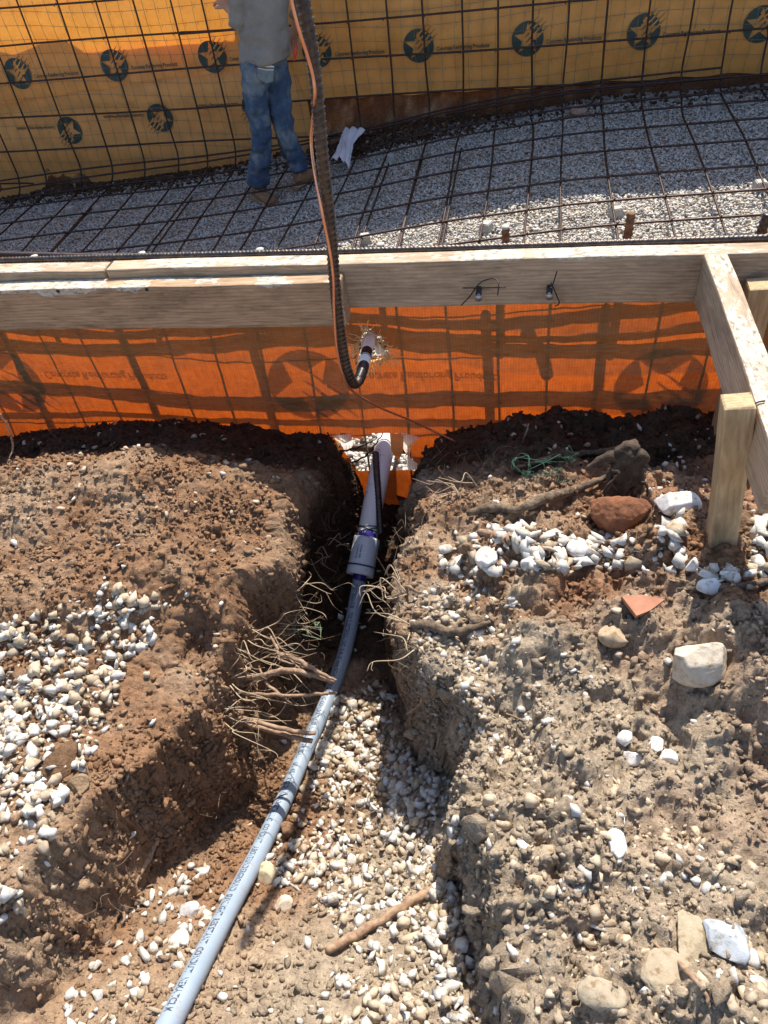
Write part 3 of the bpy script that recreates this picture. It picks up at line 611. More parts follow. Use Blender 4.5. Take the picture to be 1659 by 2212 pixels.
# ------------------------------------------------------------------ rebar cage of the pool shell
cage = thing('rebar_cage', (0, 5.5, -.6), 'rust brown rebar grid tied up the far wall and across the gravel floor', 'rebar grid')
def bar(P, r=.0065, n=7, parent=cage, m=STEEL, rf=None, sp=0, name='bar'):
    b = MB(); b.tube(P, r, n, rf, sp=sp); return link(name, b.mesh(True, 'bar', parent), m, parent)
VX = [-5.0, -4.72, -4.45, -4.2, -3.95, -3.70, -3.41, -3.13, -2.86, -2.6, -2.35, -2.14, -1.92, -1.69, -1.46, -1.2, -.95, -.725, -.48, -.26, -.05, .165, .39, .635, .885, 1.10, 1.34, 1.58, 1.82, 2.06, 2.3, 2.55, 2.8]
for i, x in enumerate(VX):
    j = .02*math.sin(i*2.3); z0 = float(zf(x))+.055; R_ = .16; r_ = random.uniform(.0058, .0068)
    arc = [(x+j*.5, 5.52-R_+R_*math.cos(a), z0+R_-R_*math.sin(a)) for a in np.linspace(0, math.pi/2, 7)]
    P = [(x-j*.4, 5.53, 1.0), (x-j*.2, 5.525, .5)]+[(x, 5.52, .2*k+z0+R_) for k in (2, 1)]+arc+[(x+j+.012*math.sin(k+i), y, z0+.006*math.sin(k*2.1+i)) for k, y in enumerate((5.1, 4.7, 4.2, 3.7, 3.1, 2.4, 1.65))]
    bar(P, r_, sp=3)
    if x in (-.95, -.48, -.725, -2.35, -3.13):
        bar([(x+.018, 5.0, z0+.002), (x+.02, 4.2, z0+.002), (x+.022, 3.2, z0+.002), (x+.018, 2.0, z0)], r_, sp=4)
def hbar(f, x0=-5.2, x1=3.0, r=.0062, n=24):
    xs = np.linspace(x0, x1, n); bar([f(x) for x in xs], r, sp=2)
for z in (.72, .50, .285, .065, -.15, -.388): hbar(lambda x, z=z: (x, 5.508, z+.008*math.sin(x*1.7+z*9)))
hbar(lambda x: (x, 5.507, -.63-.004*x+.006*math.sin(x*2)), -5.2, -.9)
for k in (0, 1): hbar(lambda x, k=k: (x, 5.49-.02*k-.05*k*(1+math.sin(x)), float(zf(x))+.16-.02*k+.015*math.sin(x*1.1+k)), -5.2, 1.1+k)
hbar(lambda x: (x, 5.47, float(zf(x))+.12), -.6, 3.0)
for q, y in enumerate((5.36, 5.18, 4.91, 4.62, 4.28, 3.98, 3.70, 3.42, 3.14, 2.86, 2.55, 2.25, 1.95)):
    hbar(lambda x, y=y, q=q: (x, y+.014*math.sin(x*1.3+q), float(zf(x))+.068), -5.2, 3.0, .0062, 30)
    if q in (9,): hbar(lambda x, y=y: (x, y-.022+.02*math.sin(x), float(zf(x))+.069), -4.6, -1.3)
b = MB(); XX = [x+.02*math.sin(i*2.3) for i, x in enumerate(VX)]
for x in XX:
    for q, y in enumerate((5.36, 5.18, 4.91, 4.62, 4.28, 3.98, 3.70, 3.42, 3.14, 2.86, 2.55, 2.25, 1.95)):
        if random.random() < .75: c_ = np.array([x+.004, y+.014*math.sin(x*1.3+q), float(zf(x))+.068]); b.tube([c_+[-.009, -.009, .002], c_+[0, 0, .010], c_+[.010, .009, .0]], .0032, 5, sp=3)
    for z in (.285, .065, -.15, -.388):
        if random.random() < .8: c_ = np.array([x, 5.50, z+.008*math.sin(x*1.7+z*9)]); b.tube([c_+[-.009, 0, -.009], c_+[0, -.012, 0], c_+[.010, .0, .009]], .0032, 5, sp=3)
tk = link('tie_wires', b.mesh(True, 'ties', cage), simple('rusty tie wire', (.10, .04, .02), (.22, .10, .05), 80, .9, 0), cage); tk['kind'] = 'stuff'
# loose lap ends on the far wall
bar([onY(390, 70, 5.5), onY(450, 68, 5.5), onY(520, 62, 5.5)], .007, sp=4); bar([onY(385, 74, 5.49), onY(440, 70, 5.49), onY(560, 60, 5.49)], .006, sp=4)
bar([onY(-60, 398, 5.5), onY(40, 396, 5.5), onY(73, 397, 5.5)], .006, sp=4)

ncage = thing('rebar_cage', (0, 1.35, .3), 'rebar grid inside the near wall, seen as dark bands through the orange sheet', 'rebar grid')
NB = dict(parent=ncage)
for x in (-2.0, -1.68, -1.40, -1.12, -.835, -.555, -.075, .142, .43, .75, 1.1): bar([(x, 1.348, .60), (x+.006, 1.35, .3), (x-.01, 1.348, 0), (x, 1.35, -.45)], .0105, sp=4, parent=ncage)
for z, r in ((.610, .0075), (.578, .0062), (.543, .0105), (.412, .012), (.345, .0055), (.24, .010), (.10, .0095), (-.06, .009), (-.3, .009)):
    xs = np.linspace(-2.3, 2, 26); bar([(x, 1.362, z+.010*math.sin(x*3.7+z*30)+.004*math.sin(x*9)) for x in xs], r, sp=2, parent=ncage)
bar([(.0, 1.34, .56), (.03, 1.34, .50), (.045, 1.34, .45)], .012, sp=3, parent=ncage)

# ------------------------------------------------------------------ far wall sheets, earth bank, mesh
YF = 5.60
def ffar(x, z): x = np.asarray(x, float); z = np.asarray(z, float); return YF+.012*np.sin(x*2.1+z*3)+.007*np.sin(z*14+x*1.3)+.006*np.sin(x*9+z*4)
def sheetgrid(x0, x1, bot, top, step=.04, off=0.0, n=46):
    xs = np.arange(x0, x1+step/2, step); t = np.linspace(0, 1, n); X = np.repeat(xs[None], n, 0); Zb = np.array([bot(x) for x in xs]); Zt = np.array([top(x) for x in xs])
    Z = Zb[None]*(1-t[:, None])+Zt[None]*t[:, None]; ii = np.arange(X.size).reshape(X.shape)
    Fq = np.stack([ii[:-1, :-1], ii[:-1, 1:], ii[1:, 1:], ii[1:, :-1]], -1).reshape(-1, 4)
    return np.stack([X, ffar(X, Z)+off+.004*np.sin(X*23), Z], -1).reshape(-1, 3), Fq
up_ = thing('plastic_sheet', (0, YF, 0), 'yellow orange sheet on the upper far wall with an upright row of star logos', 'plastic sheet')
lap = lambda x: float(np.interp(x, [-6.9, -3.95, -3.3, -2.6, -2.0, -1.60, -1.585, 5.4], [-.36, -.32, -.27, -.22, -.205, -.25, -.412, -.42]))+.006*math.sin(x*17)
V, Fq = sheetgrid(-6.9, 5.4, lap, lambda x: 1.36); link('sheet', local(mesh(V, Fq, True, 'sheet'), up_), FAR, up_)
for k in range(10): decal(up_, [-4.36, -3.643, -2.905, -2.187, -1.452, -.771, -.078, .625, 1.30, 2.0][k], [-.12, -.121, -.115, -.109, -.121, -.125, -.129, -.139, -.143, -.15][k], 1.12, 1.12, ffar, -.010, FAR)
low = thing('plastic_sheet', (-3.5, YF+.03, -.5), 'yellow orange sheet reaching the gravel on the left, with upside-down star logos', 'plastic sheet')
V, Fq = sheetgrid(-6.9, -1.57, lambda x: float(zf(x))-.02+.02*math.sin(x*7)*math.sin(x*3), lambda x: 0.0, off=.022); link('sheet', local(mesh(V, Fq, True, 'sheet'), low), FAR2, low)
f2 = lambda x, z: ffar(x, z)+.022
for x0, z0 in ((-4.16, -.56), (-3.427, -.525), (-2.688, -.474), (-1.96, -.44)): decal(low, x0, z0, -1.08, -1.08, f2, -.010, FAR2)
# cut earth behind
xs = np.arange(-7, 5.6, .035); zs = np.linspace(0, 1, 40); X, T_ = np.meshgrid(xs, zs); Zb = zf(xs)-.1; ZT = .05+1.27*sstep((xs+1.9+.15*np.sin(xs*9))/.3)+.08*np.sin(xs*3.1)+.04*np.sin(xs*11); Z = Zb[None]*(1-T_)+ZT[None]*T_
Yb = 5.67+.05*fbm(X, Z, 3, 4, 12)+.02*fbm(X, Z, 14, 3, 13)-.06*sstep((Zb[None]+.35-Z)/.3); ii = np.arange(X.size).reshape(X.shape)
Fq = np.stack([ii[:-1, :-1], ii[:-1, 1:], ii[1:, 1:], ii[1:, :-1]], -1).reshape(-1, 4)
n = fbm(X, Z, 5, 4, 14); n2 = fbm(X, Z, 16, 3, 15)
ct = np.array([.26, .12, .06])+np.array([.36, .26, .16])*np.clip(n2*1.6, 0, 1)[..., None]+np.array([.2, .05, .0])*np.clip(n*1.6, 0, 1)[..., None]
ct = ct*(1-.6*sstep((Zb[None]+.23+.1*n-Z)/.1))[..., None]+np.array([.05, .035, .025])*(.6*sstep((Zb[None]+.23+.1*n-Z)/.1))[..., None]
link('earth_bank', mesh(np.stack([X, np.maximum(Yb, 5.635), Z], -1).reshape(-1, 3), Fq, True, 'bank', ct.reshape(-1, 3)), SOIL, kind='structure')
# dark spoil along the foot of the far wall
n = 9000; X = rng.uniform(-4.8, 2.4, n); T_ = rng.random(n)**1.5; Y = 5.56-.20*T_; size = rng.uniform(.006, .02, n)
amp = np.clip(.2+1.6*np.exp(-((X+1.0)/.45)**2)+.9*np.exp(-((X+3.1)/.7)**2)-.3*(X > .3), .15, 2); k = rng.random(n) < amp*.8; X, Y, T_, size = X[k], Y[k], T_[k], size[k]
c = np.where(rng.random((len(X), 1)) < .05, [[.3, .25, .2]], [[.11, .065, .04]])*(.6+.8*rng.random((len(X), 1)))
scatter('soil_crumbs', np.stack([X, Y, zf(X, Y)+.06*(1-T_)*np.clip(.3+np.exp(-((X+1.0)/.5)**2), 0, 1)], 1), size, c, PROT0, IF0, SOIL)

fm = thing('wire_mesh', (0, 5.57, 0), 'fine welded wire mesh stretched over the orange sheets of the far wall', 'wire mesh')
b = MB()
for x in np.arange(-5.2, 3, .085):
    zz = np.linspace(-.40 if x > -1.56 else float(zf(x))+.06, .95, 20); x_ = x+.012*np.sin(zz*5+x); b.tube(np.stack([x_, ffar(x_, zz)-.022, zz], 1), .0014, 4)
for z in np.arange(-.93, .95, .088):
    x1 = -1.56 if z < -.4 else 3; xx = np.linspace(-5.2, x1, 90); zz = z+.03*np.sin(xx*1.1)+.018*np.sin(xx*3.1+z*4)-.02*(xx+2)*.35
    ok = zz > zf(xx)+.05; xx, zz = xx[ok], zz[ok]
    if len(xx) > 3: b.tube(np.stack([xx, ffar(xx, zz)-.026, zz], 1), .0013, 4)
    for x in np.arange(-5.15, x1, .085):
        if z > zf(x)+.08: z_ = float(np.interp(x, xx, zz)); b.tube([(x+.04, float(ffar(x, z_))-.024, z_+.008), (x+.04, float(ffar(x, z_))-.024, z_-.018)], .0011, 3)
link('wires', b.mesh(True, 'wires', fm), GALV, fm)

# ------------------------------------------------------------------ lumber
def beam(name, p0, p1, w, h, m, label, cat, group=None, bev=.0035, tilt=0):
    """box from p0 to p1 along local X; w = thickness (local Y), h = height (local Z); a thing"""
    p0 = Vector(p0); p1 = Vector(p1); d = p1-p0; Ln = d.length; bm = bmesh.new(); bmesh.ops.create_cube(bm, size=1)
    for v in bm.verts: v.co = Vector((v.co.x*Ln, v.co.y*w, v.co.z*h))
    bmesh.ops.bevel(bm, geom=bm.edges[:], offset=bev, segments=2, affect='EDGES', profile=.6)
    ncut = max(1, int(Ln/.04)); 
    for i in range(1, ncut): 
        g = bm.verts[:]+bm.edges[:]+bm.faces[:]; bmesh.ops.bisect_plane(bm, geom=g, plane_co=(-Ln/2+Ln*i/ncut, 0, 0), plane_no=(1, 0, 0))
    for v in bm.verts:
        s = .0007*math.sin(v.co.x*9+p0.x*9)+.0003*math.sin(v.co.x*31); v.co.z += s*.8; v.co.y += s
        if abs(v.co.x) > Ln/2-.004: v.co.x += random.uniform(-.0012, .0012)
    me = bpy.data.meshes.new(name); bm.to_mesh(me); bm.free()
    me.polygons.foreach_set('use_smooth', np.zeros(len(me.polygons), bool))
    o = link(name, me, m, None, label, cat, group); x = d.normalized(); zz = Vector((0, 0, 1)) if abs(x.z) < .9 else Vector((0, -1, 0)); y = zz.cross(x).normalized(); z = x.cross(y)
    if tilt: q = Matrix.Rotation(tilt, 3, x); y = q@y; z = q@z
    o.matrix_world = Matrix(((x.x, y.x, z.x, (p0.x+p1.x)/2), (x.y, y.y, z.y, (p0.y+p1.y)/2), (x.z, y.z, z.z, (p0.z+p1.z)/2), (0, 0, 0, 1))); return o
def attach(o, parent):
    o.parent = parent; o.matrix_parent_inverse = Matrix.Identity(4); return o
def childmesh(name, b, m, parent):
    """world-space builder, parented under a rotated thing"""
    me = b.mesh(True, name); me.transform(parent.matrix_world.inverted()); return link(name, me, m, parent)
bpy.context.view_layer.update()
fb = beam('form_board', (-2.4, 1.221, .571), (-.330, 1.221, .590), .036, .089, WOOD_OLD, 'front form board on the left, crusted with pale concrete, sawn end by the ribbed bar', 'form board', 'form boards along the pool edge')
rb1 = beam('form_board', (-2.4, 1.2585, .598), (-.795, 1.2585, .602), .037, .089, WOOD_GREY, 'rear form board at far left, its end butting another board behind the crusted one', 'form board', 'form boards along the pool edge')
rb2 = beam('form_board', (-.790, 1.2585, .603), (1.8, 1.2585, .618), .037, .089, WOOD_GREY, 'long grey rear form board with the wire ties, running to the right edge', 'form board', 'form boards along the pool edge')
br = beam('brace_board', (.2935, 1.236, .612), (.311, .73, .612), .037, .089, WOOD_GREY, 'form lumber brace butting the long board at a right angle beside the front stake', 'brace')
S.view_layers[0].update()
st1 = beam('wooden_stake', (.317, .800, .16), (.2645, .838, .662), .038, .038, WOOD_NEW, 'pale timber stake with a split knot driven into white gravel beside the brace', 'stake')
st2 = beam('wooden_stake', (.372, 1.200, .1), (.366, 1.207, .618), .040, .040, WOOD_NEW, 'orange toned stake behind the brace, against the long board', 'stake')
S.view_layers[0].update()
# split knot on the front stake
M1 = st1.matrix_world; b = MB(); c = onY(1525, 1135, .79)
def skin_patch(name, pts, off, m, parent, axis=1):
    pass
k0 = onZ(1523, 1130, .455); bb = MB(); 
loc = [M1 @ Vector((x, -.0185-.0008, z)) for x, z in ((0, 0),)]
kn = []
inv = M1.inverted(); 
# knot drawn on the stake's left/front corner as a sunken dark ellipse with a bark rim
for sgn in (0,):
    th = np.linspace(0, 2*math.pi, 25)[:-1]; 
    def facept(u, v, e): 
        # front-left vertical edge of the stake in local space: pick the corner nearest the camera-left
        return M1 @ Vector((u, *e(v)))
corners = [(sy, sz) for sy in (-1, 1) for sz in (-1, 1)]
def cscore(c): p = M1 @ Vector((0, c[0]*.019, c[1]*.019)); q = proj(np.array(p)); return q[0]+.0*q[1]-40*(1 if False else 0)
# local frame: find which local faces look left (-X) and toward the camera (-Y)
ly = (M1.to_3x3() @ Vector((0, 1, 0))); lz = (M1.to_3x3() @ Vector((0, 0, 1)))
def face_basis(target):
    best = max(((abs(Vector(target).dot(a)), a, nm) for a, nm in ((ly, 'y'), (lz, 'z'))), key=lambda t: t[0]); a = best[1]; s = 1 if a.dot(Vector(target)) > 0 else -1
    return best[2], s
nm, s_ = face_basis((-1, 0, 0)); nf, sf = face_basis((0, -1, 0))
def lp(x, dl, df):
    v = [x, 0, 0]; v[1 if nm == 'y' else 2] = s_*dl; v[1 if nf == 'y' else 2] = sf*df; return M1 @ Vector(v)
KX = -.075
ell = [(KX+.024*math.cos(a), .0085+.006*math.sin(a)) for a in np.linspace(0, 2*math.pi, 17)[:-1]]
b = MB(); ctr = lp(KX, .0193, .0085); V = [ctr]+[lp(x, .0194, f_) for x, f_ in ell]; b.add([tuple(v) for v in V], [(0, i+1, (i+1) % 16+1) for i in range(16)])
b.tube([tuple(lp(x, .0196, f_)) for x, f_ in ell+[ell[0]]], .0013, 5)
KNOT = simple('dark split knot', (.02, .012, .008), (.12, .06, .03), 90, .9, .5, .002); childmesh('knot', b, KNOT, st1)
# crack on the brace top
b = MB(); b.tube([onZ(1618, 868, .6585), onZ(1630, 871, .6585), onZ(1640, 868, .6585), onZ(1652, 866, .6585)], .0012, 5, sp=3); childmesh('crack', b, BLACK, br)
# pink-red paint mark on the rear board near the joint
b = MB(); q = [onZ(x, y, .6485) for x, y in ((757, 551), (767, 551), (764, 570), (753, 569))]; b.add(q, [(0, 1, 2, 3)]); childmesh('red_mark', b, RED, rb2)
# nail heads on the front board
for x, y in ((125, 577), (317, 573), (434, 570), (471, 607)):
    p = onY(x, y+3*0+ (900-900), 1.2028) if False else onY(x*1.0, y+52, 1.2030); b = MB(); b.tube([p+[0, .002, 0], p-[0, .0006, 0]], .0034, 10); childmesh('nail', b, BLACK, fb)
# form ties with twisted wire
def form_tie(px, py, lab, wires):
    p = onY(px, py, 1.2395); t = thing('form_tie', p, lab, 'form tie')
    b = MB(); b.tube([p+[0, .01, 0], p-[0, .016, .002]], .0052, 12); link('socket', b.mesh(True, 'n', t), BLACK, t)
    b = MB(); e = p-[0, .020, .007]; b.tube([p-[0, .010, .002], e], .0038, 12); b.tube([e, e-[0, .0022, .0006]], .0066, 16); link('nail_head', b.mesh(True, 'n', t), simple('zinc', (.4, .4, .42), (.5, .5, .5), 50, .4, 0, metal=.7), t)
    for w_ in wires:
        b = MB(); b.tube([onY(a, c, 1.232-.010*k) for k, (a, c) in enumerate(w_)], .0011, 5, sp=6); link('wire', b.mesh(True, 'w', t), WIRE, t)
form_tie(1035, 623, 'form tie with a wire curling down to the right, left of the two', [[(996, 660), (1015, 640), (1036, 612), (1060, 602), (1074, 606), (1077, 618), (1075, 638)], [(1000, 622), (1040, 622), (1092, 621)]])
form_tie(1187, 620, 'form tie with crossing bent wire, nearer the brace', [[(1203, 586), (1197, 606), (1190, 622), (1182, 615)], [(1190, 610), (1203, 640), (1208, 655), (1200, 661)]])
# little wire loops at the board bottom right (zip staples)
# ribbed top bar lying along the inside of the boards
b = MB(); b.tube(dense(spline([(-2.4, 1.287, .637), (-1.0, 1.286, .648), (-.2, 1.287, .650), (.5, 1.287, .657), (1.8, 1.287, .668)], 20), .0022), .0055, 10, ribs(.0075, .22))
link('rebar', b.mesh(True, 'bar'), STEEL_D, None, 'ribbed rebar lying full length along the inner top edge of the form boards', 'rebar')
b = MB(); P = [(-.40, 1.32, .612), (-.1, 1.36, .62), (.25, 1.40, .625), (.7, 1.46, .63)]; 
# upright stubs: three ribbed bars at right
def stub(name, p, top, r, lab, m=STEEL, ribbed=True, capm=None, cat='rebar stub', group=None):
    b = MB(); P = dense([p, top], .0015); P = np.vstack([P, top]); b.tube(P, r, 14, ribs(.010, .28) if ribbed else None); o = link(name, b.mesh(True, 's'), m, None, lab, cat, group)
    if capm: 
        c = MB(); t = np.array(top); d = (t-np.array(p)); d /= np.linalg.norm(d); c.tube([t+d*.0005, t+d*.004], r*1.12, 14); childmesh('cap', c, capm, o)
    return o
RUST = simple('bright rust', (.09, .04, .02), (.26, .13, .06), 80, .85, .4, .001)
stub('rebar_stub', (-.046, 1.345, .50), onY(1092, 493, 1.345), .0065, 'rusty upright bar end behind the long board, above the two form ties', RUST, True, CONC)
stub('rebar_stub', (.160, 1.345, .50), onY(1364, 460, 1.345), .0072, 'tallest rusty upright bar end behind the long board, between form tie and brace', RUST, True)
stub('rebar_stub', (.372, 1.345, .50), onY(1659, 462, 1.345), .0078, 'dark upright ribbed bar end at the far right edge behind the board', STEEL_D)
GREY = simple('pipe stub', (.3, .29, .26), (.5, .47, .4), 60, .7, .2, .001)
for px_, py_, lab in ((75, 557, 'short pipe stub behind the crusted board, nearest the left edge'), (307, 550, 'short pipe stub with sandy top, second from the left behind the crusted board'),
                      (562, 542, 'short dark topped stub behind the joint area of the crusted board'), (822, 531, 'short stub just right of the tall ribbed bar, behind the red mark')):
    p = onY(px_, py_, 1.325); stub('pipe_stub', (p[0], p[1], .5), tuple(p), .0068, lab, STEEL_D, False, CONC, 'pipe stub')
# bar laid diagonally just inside the board
b = MB(); b.tube(dense(spline([onZ(700, 545, .56), onZ(900, 545, .56), onZ(1200, 545, .55)], 10), .003), .006, 8, ribs(.009)); 

# ------------------------------------------------------------------ the bent grounding bar with copper wire
HOOP = [(-.305, 1.02, 1.42), (-.300, 1.02, 1.27), (-.296, 1.02, 1.11)]
hp_px = [(655, 0), (669, 80), (680, 160), (688, 240), (696, 330), (706, 420), (716, 510), (722, 600), (731, 690), (743, 770), (752, 805), (762, 827), (772, 826), (783, 800), (791, 765), (799, 735), (802, 722)]
hy = [1.02, 1.02, 1.02, 1.02, 1.02, 1.025, 1.03, 1.04, 1.05, 1.06, 1.065, 1.08, 1.10, 1.14, 1.20, 1.27, 1.31]
hb = [onY(x, y, Y) for (x, y), Y in zip(hp_px, hy)]
top = hb[0]; dirn = (hb[0]-hb[1]); hb = [top+dirn*3.2+np.array([.01, 0, 0]), top+dirn*1.6]+hb
hoop = thing('grounding_rebar', tuple(hb[10]), 'tall ribbed bar above the board, hooking back through the torn hole in the sheet', 'rebar')
Pd = dense(spline(hb, 16), .0011); b = MB(); b.tube(Pd, .0080, 20, ribs(.0088, .17)); link('bar', b.mesh(True, 'hoop', hoop), STEEL_D, hoop)
# tape sleeves on the hook
s0 = len(Pd); q = proj(Pd)[1]; xx_ = proj(Pd)[0]; low_i = int(np.argmax(q*(np.arange(s0) > s0*.5)))
after = np.arange(low_i, s0)
def sleeve(y0, y1, r, m, name):
    sel = after[(q[after] <= y0) & (q[after] >= y1)]; b = MB(); b.tube(Pd[sel], r, 18, lambda s, a: 1+.05*np.sin(2*math.pi*s/.006)); link(name, b.mesh(True, name, hoop), m, hoop)
sleeve(822, 786, .0098, BLACK, 'black_tape'); sleeve(788, 772, .0102, WHITE, 'white_tape'); sleeve(774, 757, .0100, BLACK, 'black_tape'); sleeve(758, 728, .0103, WHITE, 'white_tape')
cw = [onY(x, y, Y) for x, y, Y in ((626, -60, 1.0), (630, 0, 1.0), (646, 65, 1.0), (664, 120, 1.003), (676, 165, 1.005), (680, 205, 1.006), (676, 260, 1.03), (672, 305, 1.04), (680, 375, 1.025), (698, 470, 1.01), (712, 540, 1.015),
      (720, 600, 1.02), (722, 680, 1.03), (728, 755, 1.04), (741, 810, 1.05), (762, 845, 1.07), (820, 880, 1.12), (880, 905, 1.17), (930, 928, 1.20), (985, 955, 1.215))]
d0 = cw[0]-cw[1]; cw = [cw[0]+d0*3]+cw
b = MB(); b.tube(spline(cw, 8), .0021, 8); link('copper_wire', b.mesh(True, 'cw'), COPPER, None, 'bare copper wire snaking down the tall ribbed bar and across the sheet', 'copper wire')

# ------------------------------------------------------------------ conduit, coupling, sleeve pipe
axis = [(-.300, 1.46, .222), (-.308, 1.288, .187), tuple(onZ(806, 1090, .135)), tuple(onZ(793, 1163, .100))]
cpl0, cpl1 = np.array(axis[3]), onZ(777, 1243, .058)
con = [tuple(cpl1*.85+cpl0*.15)]+[tuple(p) for p in CONP]
CO = thing('electrical_conduit', (-.33, .8, .08), 'pale grey printed conduit running down the trench into a coupling and pinkish pipe', 'conduit')
b = MB(); b.tube(spline(axis, 10), .0222, 36); link('sleeve_pipe', b.mesh(True, 'p', CO), PINK, CO)
dcp = (cpl1-cpl0); Lc = np.linalg.norm(dcp); dcp /= Lc; AX2, AX3, AX1 = (np.array(axis[q]) for q in (2, 3, 1))
b = MB(); pr = [(0, .0235), (0, .0278), (.004, .0285), (.06, .0285), (.062, .0292), (.088, .0298), (.0925, .0292), (.0925, .0222), (.070, .0205), (.066, .004)]
sc = Lc/.0925; nseg = 44; ua = np.cross(dcp, [0, 0, 1.0]); ua /= np.linalg.norm(ua); va = np.cross(dcp, ua); a = np.arange(nseg)*2*math.pi/nseg
V = np.concatenate([(cpl0+dcp*s*sc)[None]+r*(np.cos(a)[:, None]*ua+np.sin(a)[:, None]*va) for s, r in pr]); Fc = []
for i in range(len(pr)-1):
    for j in range(nseg): Fc.append((i*nseg+j, i*nseg+(j+1) % nseg, (i+1)*nseg+(j+1) % nseg, (i+1)*nseg+j))
b.add(V, Fc); cp = link('coupling', b.mesh(True, 'c', CO), PVCW, CO)
def ringtube(c, r, rad, m, name, parent, tilt=0.0, a0=0, a1=2*math.pi):
    t = np.linspace(a0, a1, 40); P = c+r*(np.cos(t)[:, None]*ua+np.sin(t)[:, None]*va)+dcp*tilt*np.sin(t)[:, None]; b = MB(); b.tube(P, rad, 6); return link(name, b.mesh(True, name, CO), m, parent)
ringtube(cpl0+dcp*.070*sc, .0302, .0017, INK, 'printed_band', cp)
b = MB(); b.tube([cpl0+dcp*.068*sc, cpl0+dcp*.1*sc, np.array(con[1])*.25+np.array(con[0])*.75-[0, .004, .003]], .0142, 28); link('primer_stain', b.mesh(True, 'pp', CO), PURPLE, CO)
Pc = dense(spline(con, 14), .006); b = MB(); b.tube(Pc, .0147, 32); cpipe = link('conduit_pipe', b.mesh(True, 'p', CO), PVC, CO)
# primer smear on the sleeve pipe
def onpipe(c, d, r, ang, h=0.0003):
    u = np.cross(d, [0, 0, 1.0]); u /= np.linalg.norm(u); v = np.cross(u, d); v /= np.linalg.norm(v)
    return c+(r+h)*(math.cos(ang)*u+math.sin(ang)*v)
pd = (np.array(axis[3])-np.array(axis[2])); pd /= np.linalg.norm(pd)
b = MB(); base = np.array(axis[3])
for i in range(16):
    a = math.radians(20+i*7); c = base-pd*(.003+.004*math.sin(i*1.3)**2); e = c-pd*(.004+.010*max(0, math.sin((i-3)*.5)))
    V = [onpipe(base, -pd, .0223, a), onpipe(base, -pd, .0223, a+.13), onpipe(e, -pd, .0223, a+.13), onpipe(e, -pd, .0223, a)]; b.add(V, [(0, 1, 2, 3)])
link('primer_drip', b.mesh(False, 'd', CO), PURPLE, CO)
# print wrapped on the conduit: runs from the coupling toward the camera, readable from the photo's right side
def wrap_text(s, size, s_start, path, R, ang, parent, name='printed_text', sq=1.0, m=INK, flip=1):
    V, Fc = text_mesh(s, size); V[:, 0] *= sq
    seg = np.concatenate([[0], np.cumsum(np.linalg.norm(np.diff(path, axis=0), axis=1))])
    T = np.gradient(path, axis=0); T /= np.linalg.norm(T, axis=1)[:, None]
    st = s_start+V[:, 0]; c = np.stack([np.interp(st, seg, path[:, k]) for k in range(3)], 1); d = np.stack([np.interp(st, seg, T[:, k]) for k in range(3)], 1)
    u = np.cross(d, [0, 0, 1.0]); u /= np.linalg.norm(u, axis=1)[:, None]; v = np.cross(u, d)
    a = ang+flip*V[:, 1]/R; Pn = c+(R+.0003)*(np.cos(a)[:, None]*u+np.sin(a)[:, None]*v)
    b = MB(); b.add(Pn, Fc); return link(name, b.mesh(False, name, CO), m, parent)
def side(path, i):
    d = path[i+1]-path[i]; d /= np.linalg.norm(d); u = np.cross(d, [0, 0, 1.0]); return u
# u points to -X side when running toward the camera; ang pi -> +X side, pi/2 -> top
WORDS = [('TEMETTORAHO 09', 1262, 1318), ('IPEX ELECTRICAL INC', 1326, 1402), ('3/4 /21mm SCH 40', 1408, 1480), ('RIGID PVC CONDUIT  NSF', 1487, 1577), ('-  ELECTRICAL', 1586, 1650), ('UL 651', 1660, 1686), ('RIGID', 1693, 1716),
         ('NONMETALLIC', 1724, 1788), ('CONDUIT', 1795, 1837), ('ABOVE/UNDERGROUND', 1844, 1944), ('SUNLIGHT', 1951, 1998), ('RESISTANT', 2004, 2060), ('CONDUIT', 2068, 2124), ('NEMA TC2 MADE IN USA'[:10], 2134, 2208)]
yy_ = proj(Pc)[1]; ss_ = np.concatenate([[0], np.cumsum(np.linalg.norm(np.diff(Pc, axis=0), axis=1))])
pt = None
for w_, y0, y1 in WORDS:
    s0_, s1_ = np.interp([y0, y1], yy_, ss_); V_, _ = text_mesh(w_, .0138); o = wrap_text(w_, .0138, s0_, Pc, .0147, math.radians(78), cpipe, sq=(s1_-s0_)/V_[:, 0].max())
wrap_text('2 X 3/4 SCH 40', .005, .02, np.array([cpl0, cpl0+dcp*.03*sc, cpl0+dcp*.0925*sc]), .0286, math.radians(75), cp, sq=.9)
wrap_text('D2466 NSF', .005, .02, np.array([cpl0, cpl0+dcp*.03*sc, cpl0+dcp*.0925*sc]), .0286, math.radians(90), cp, sq=1.2)
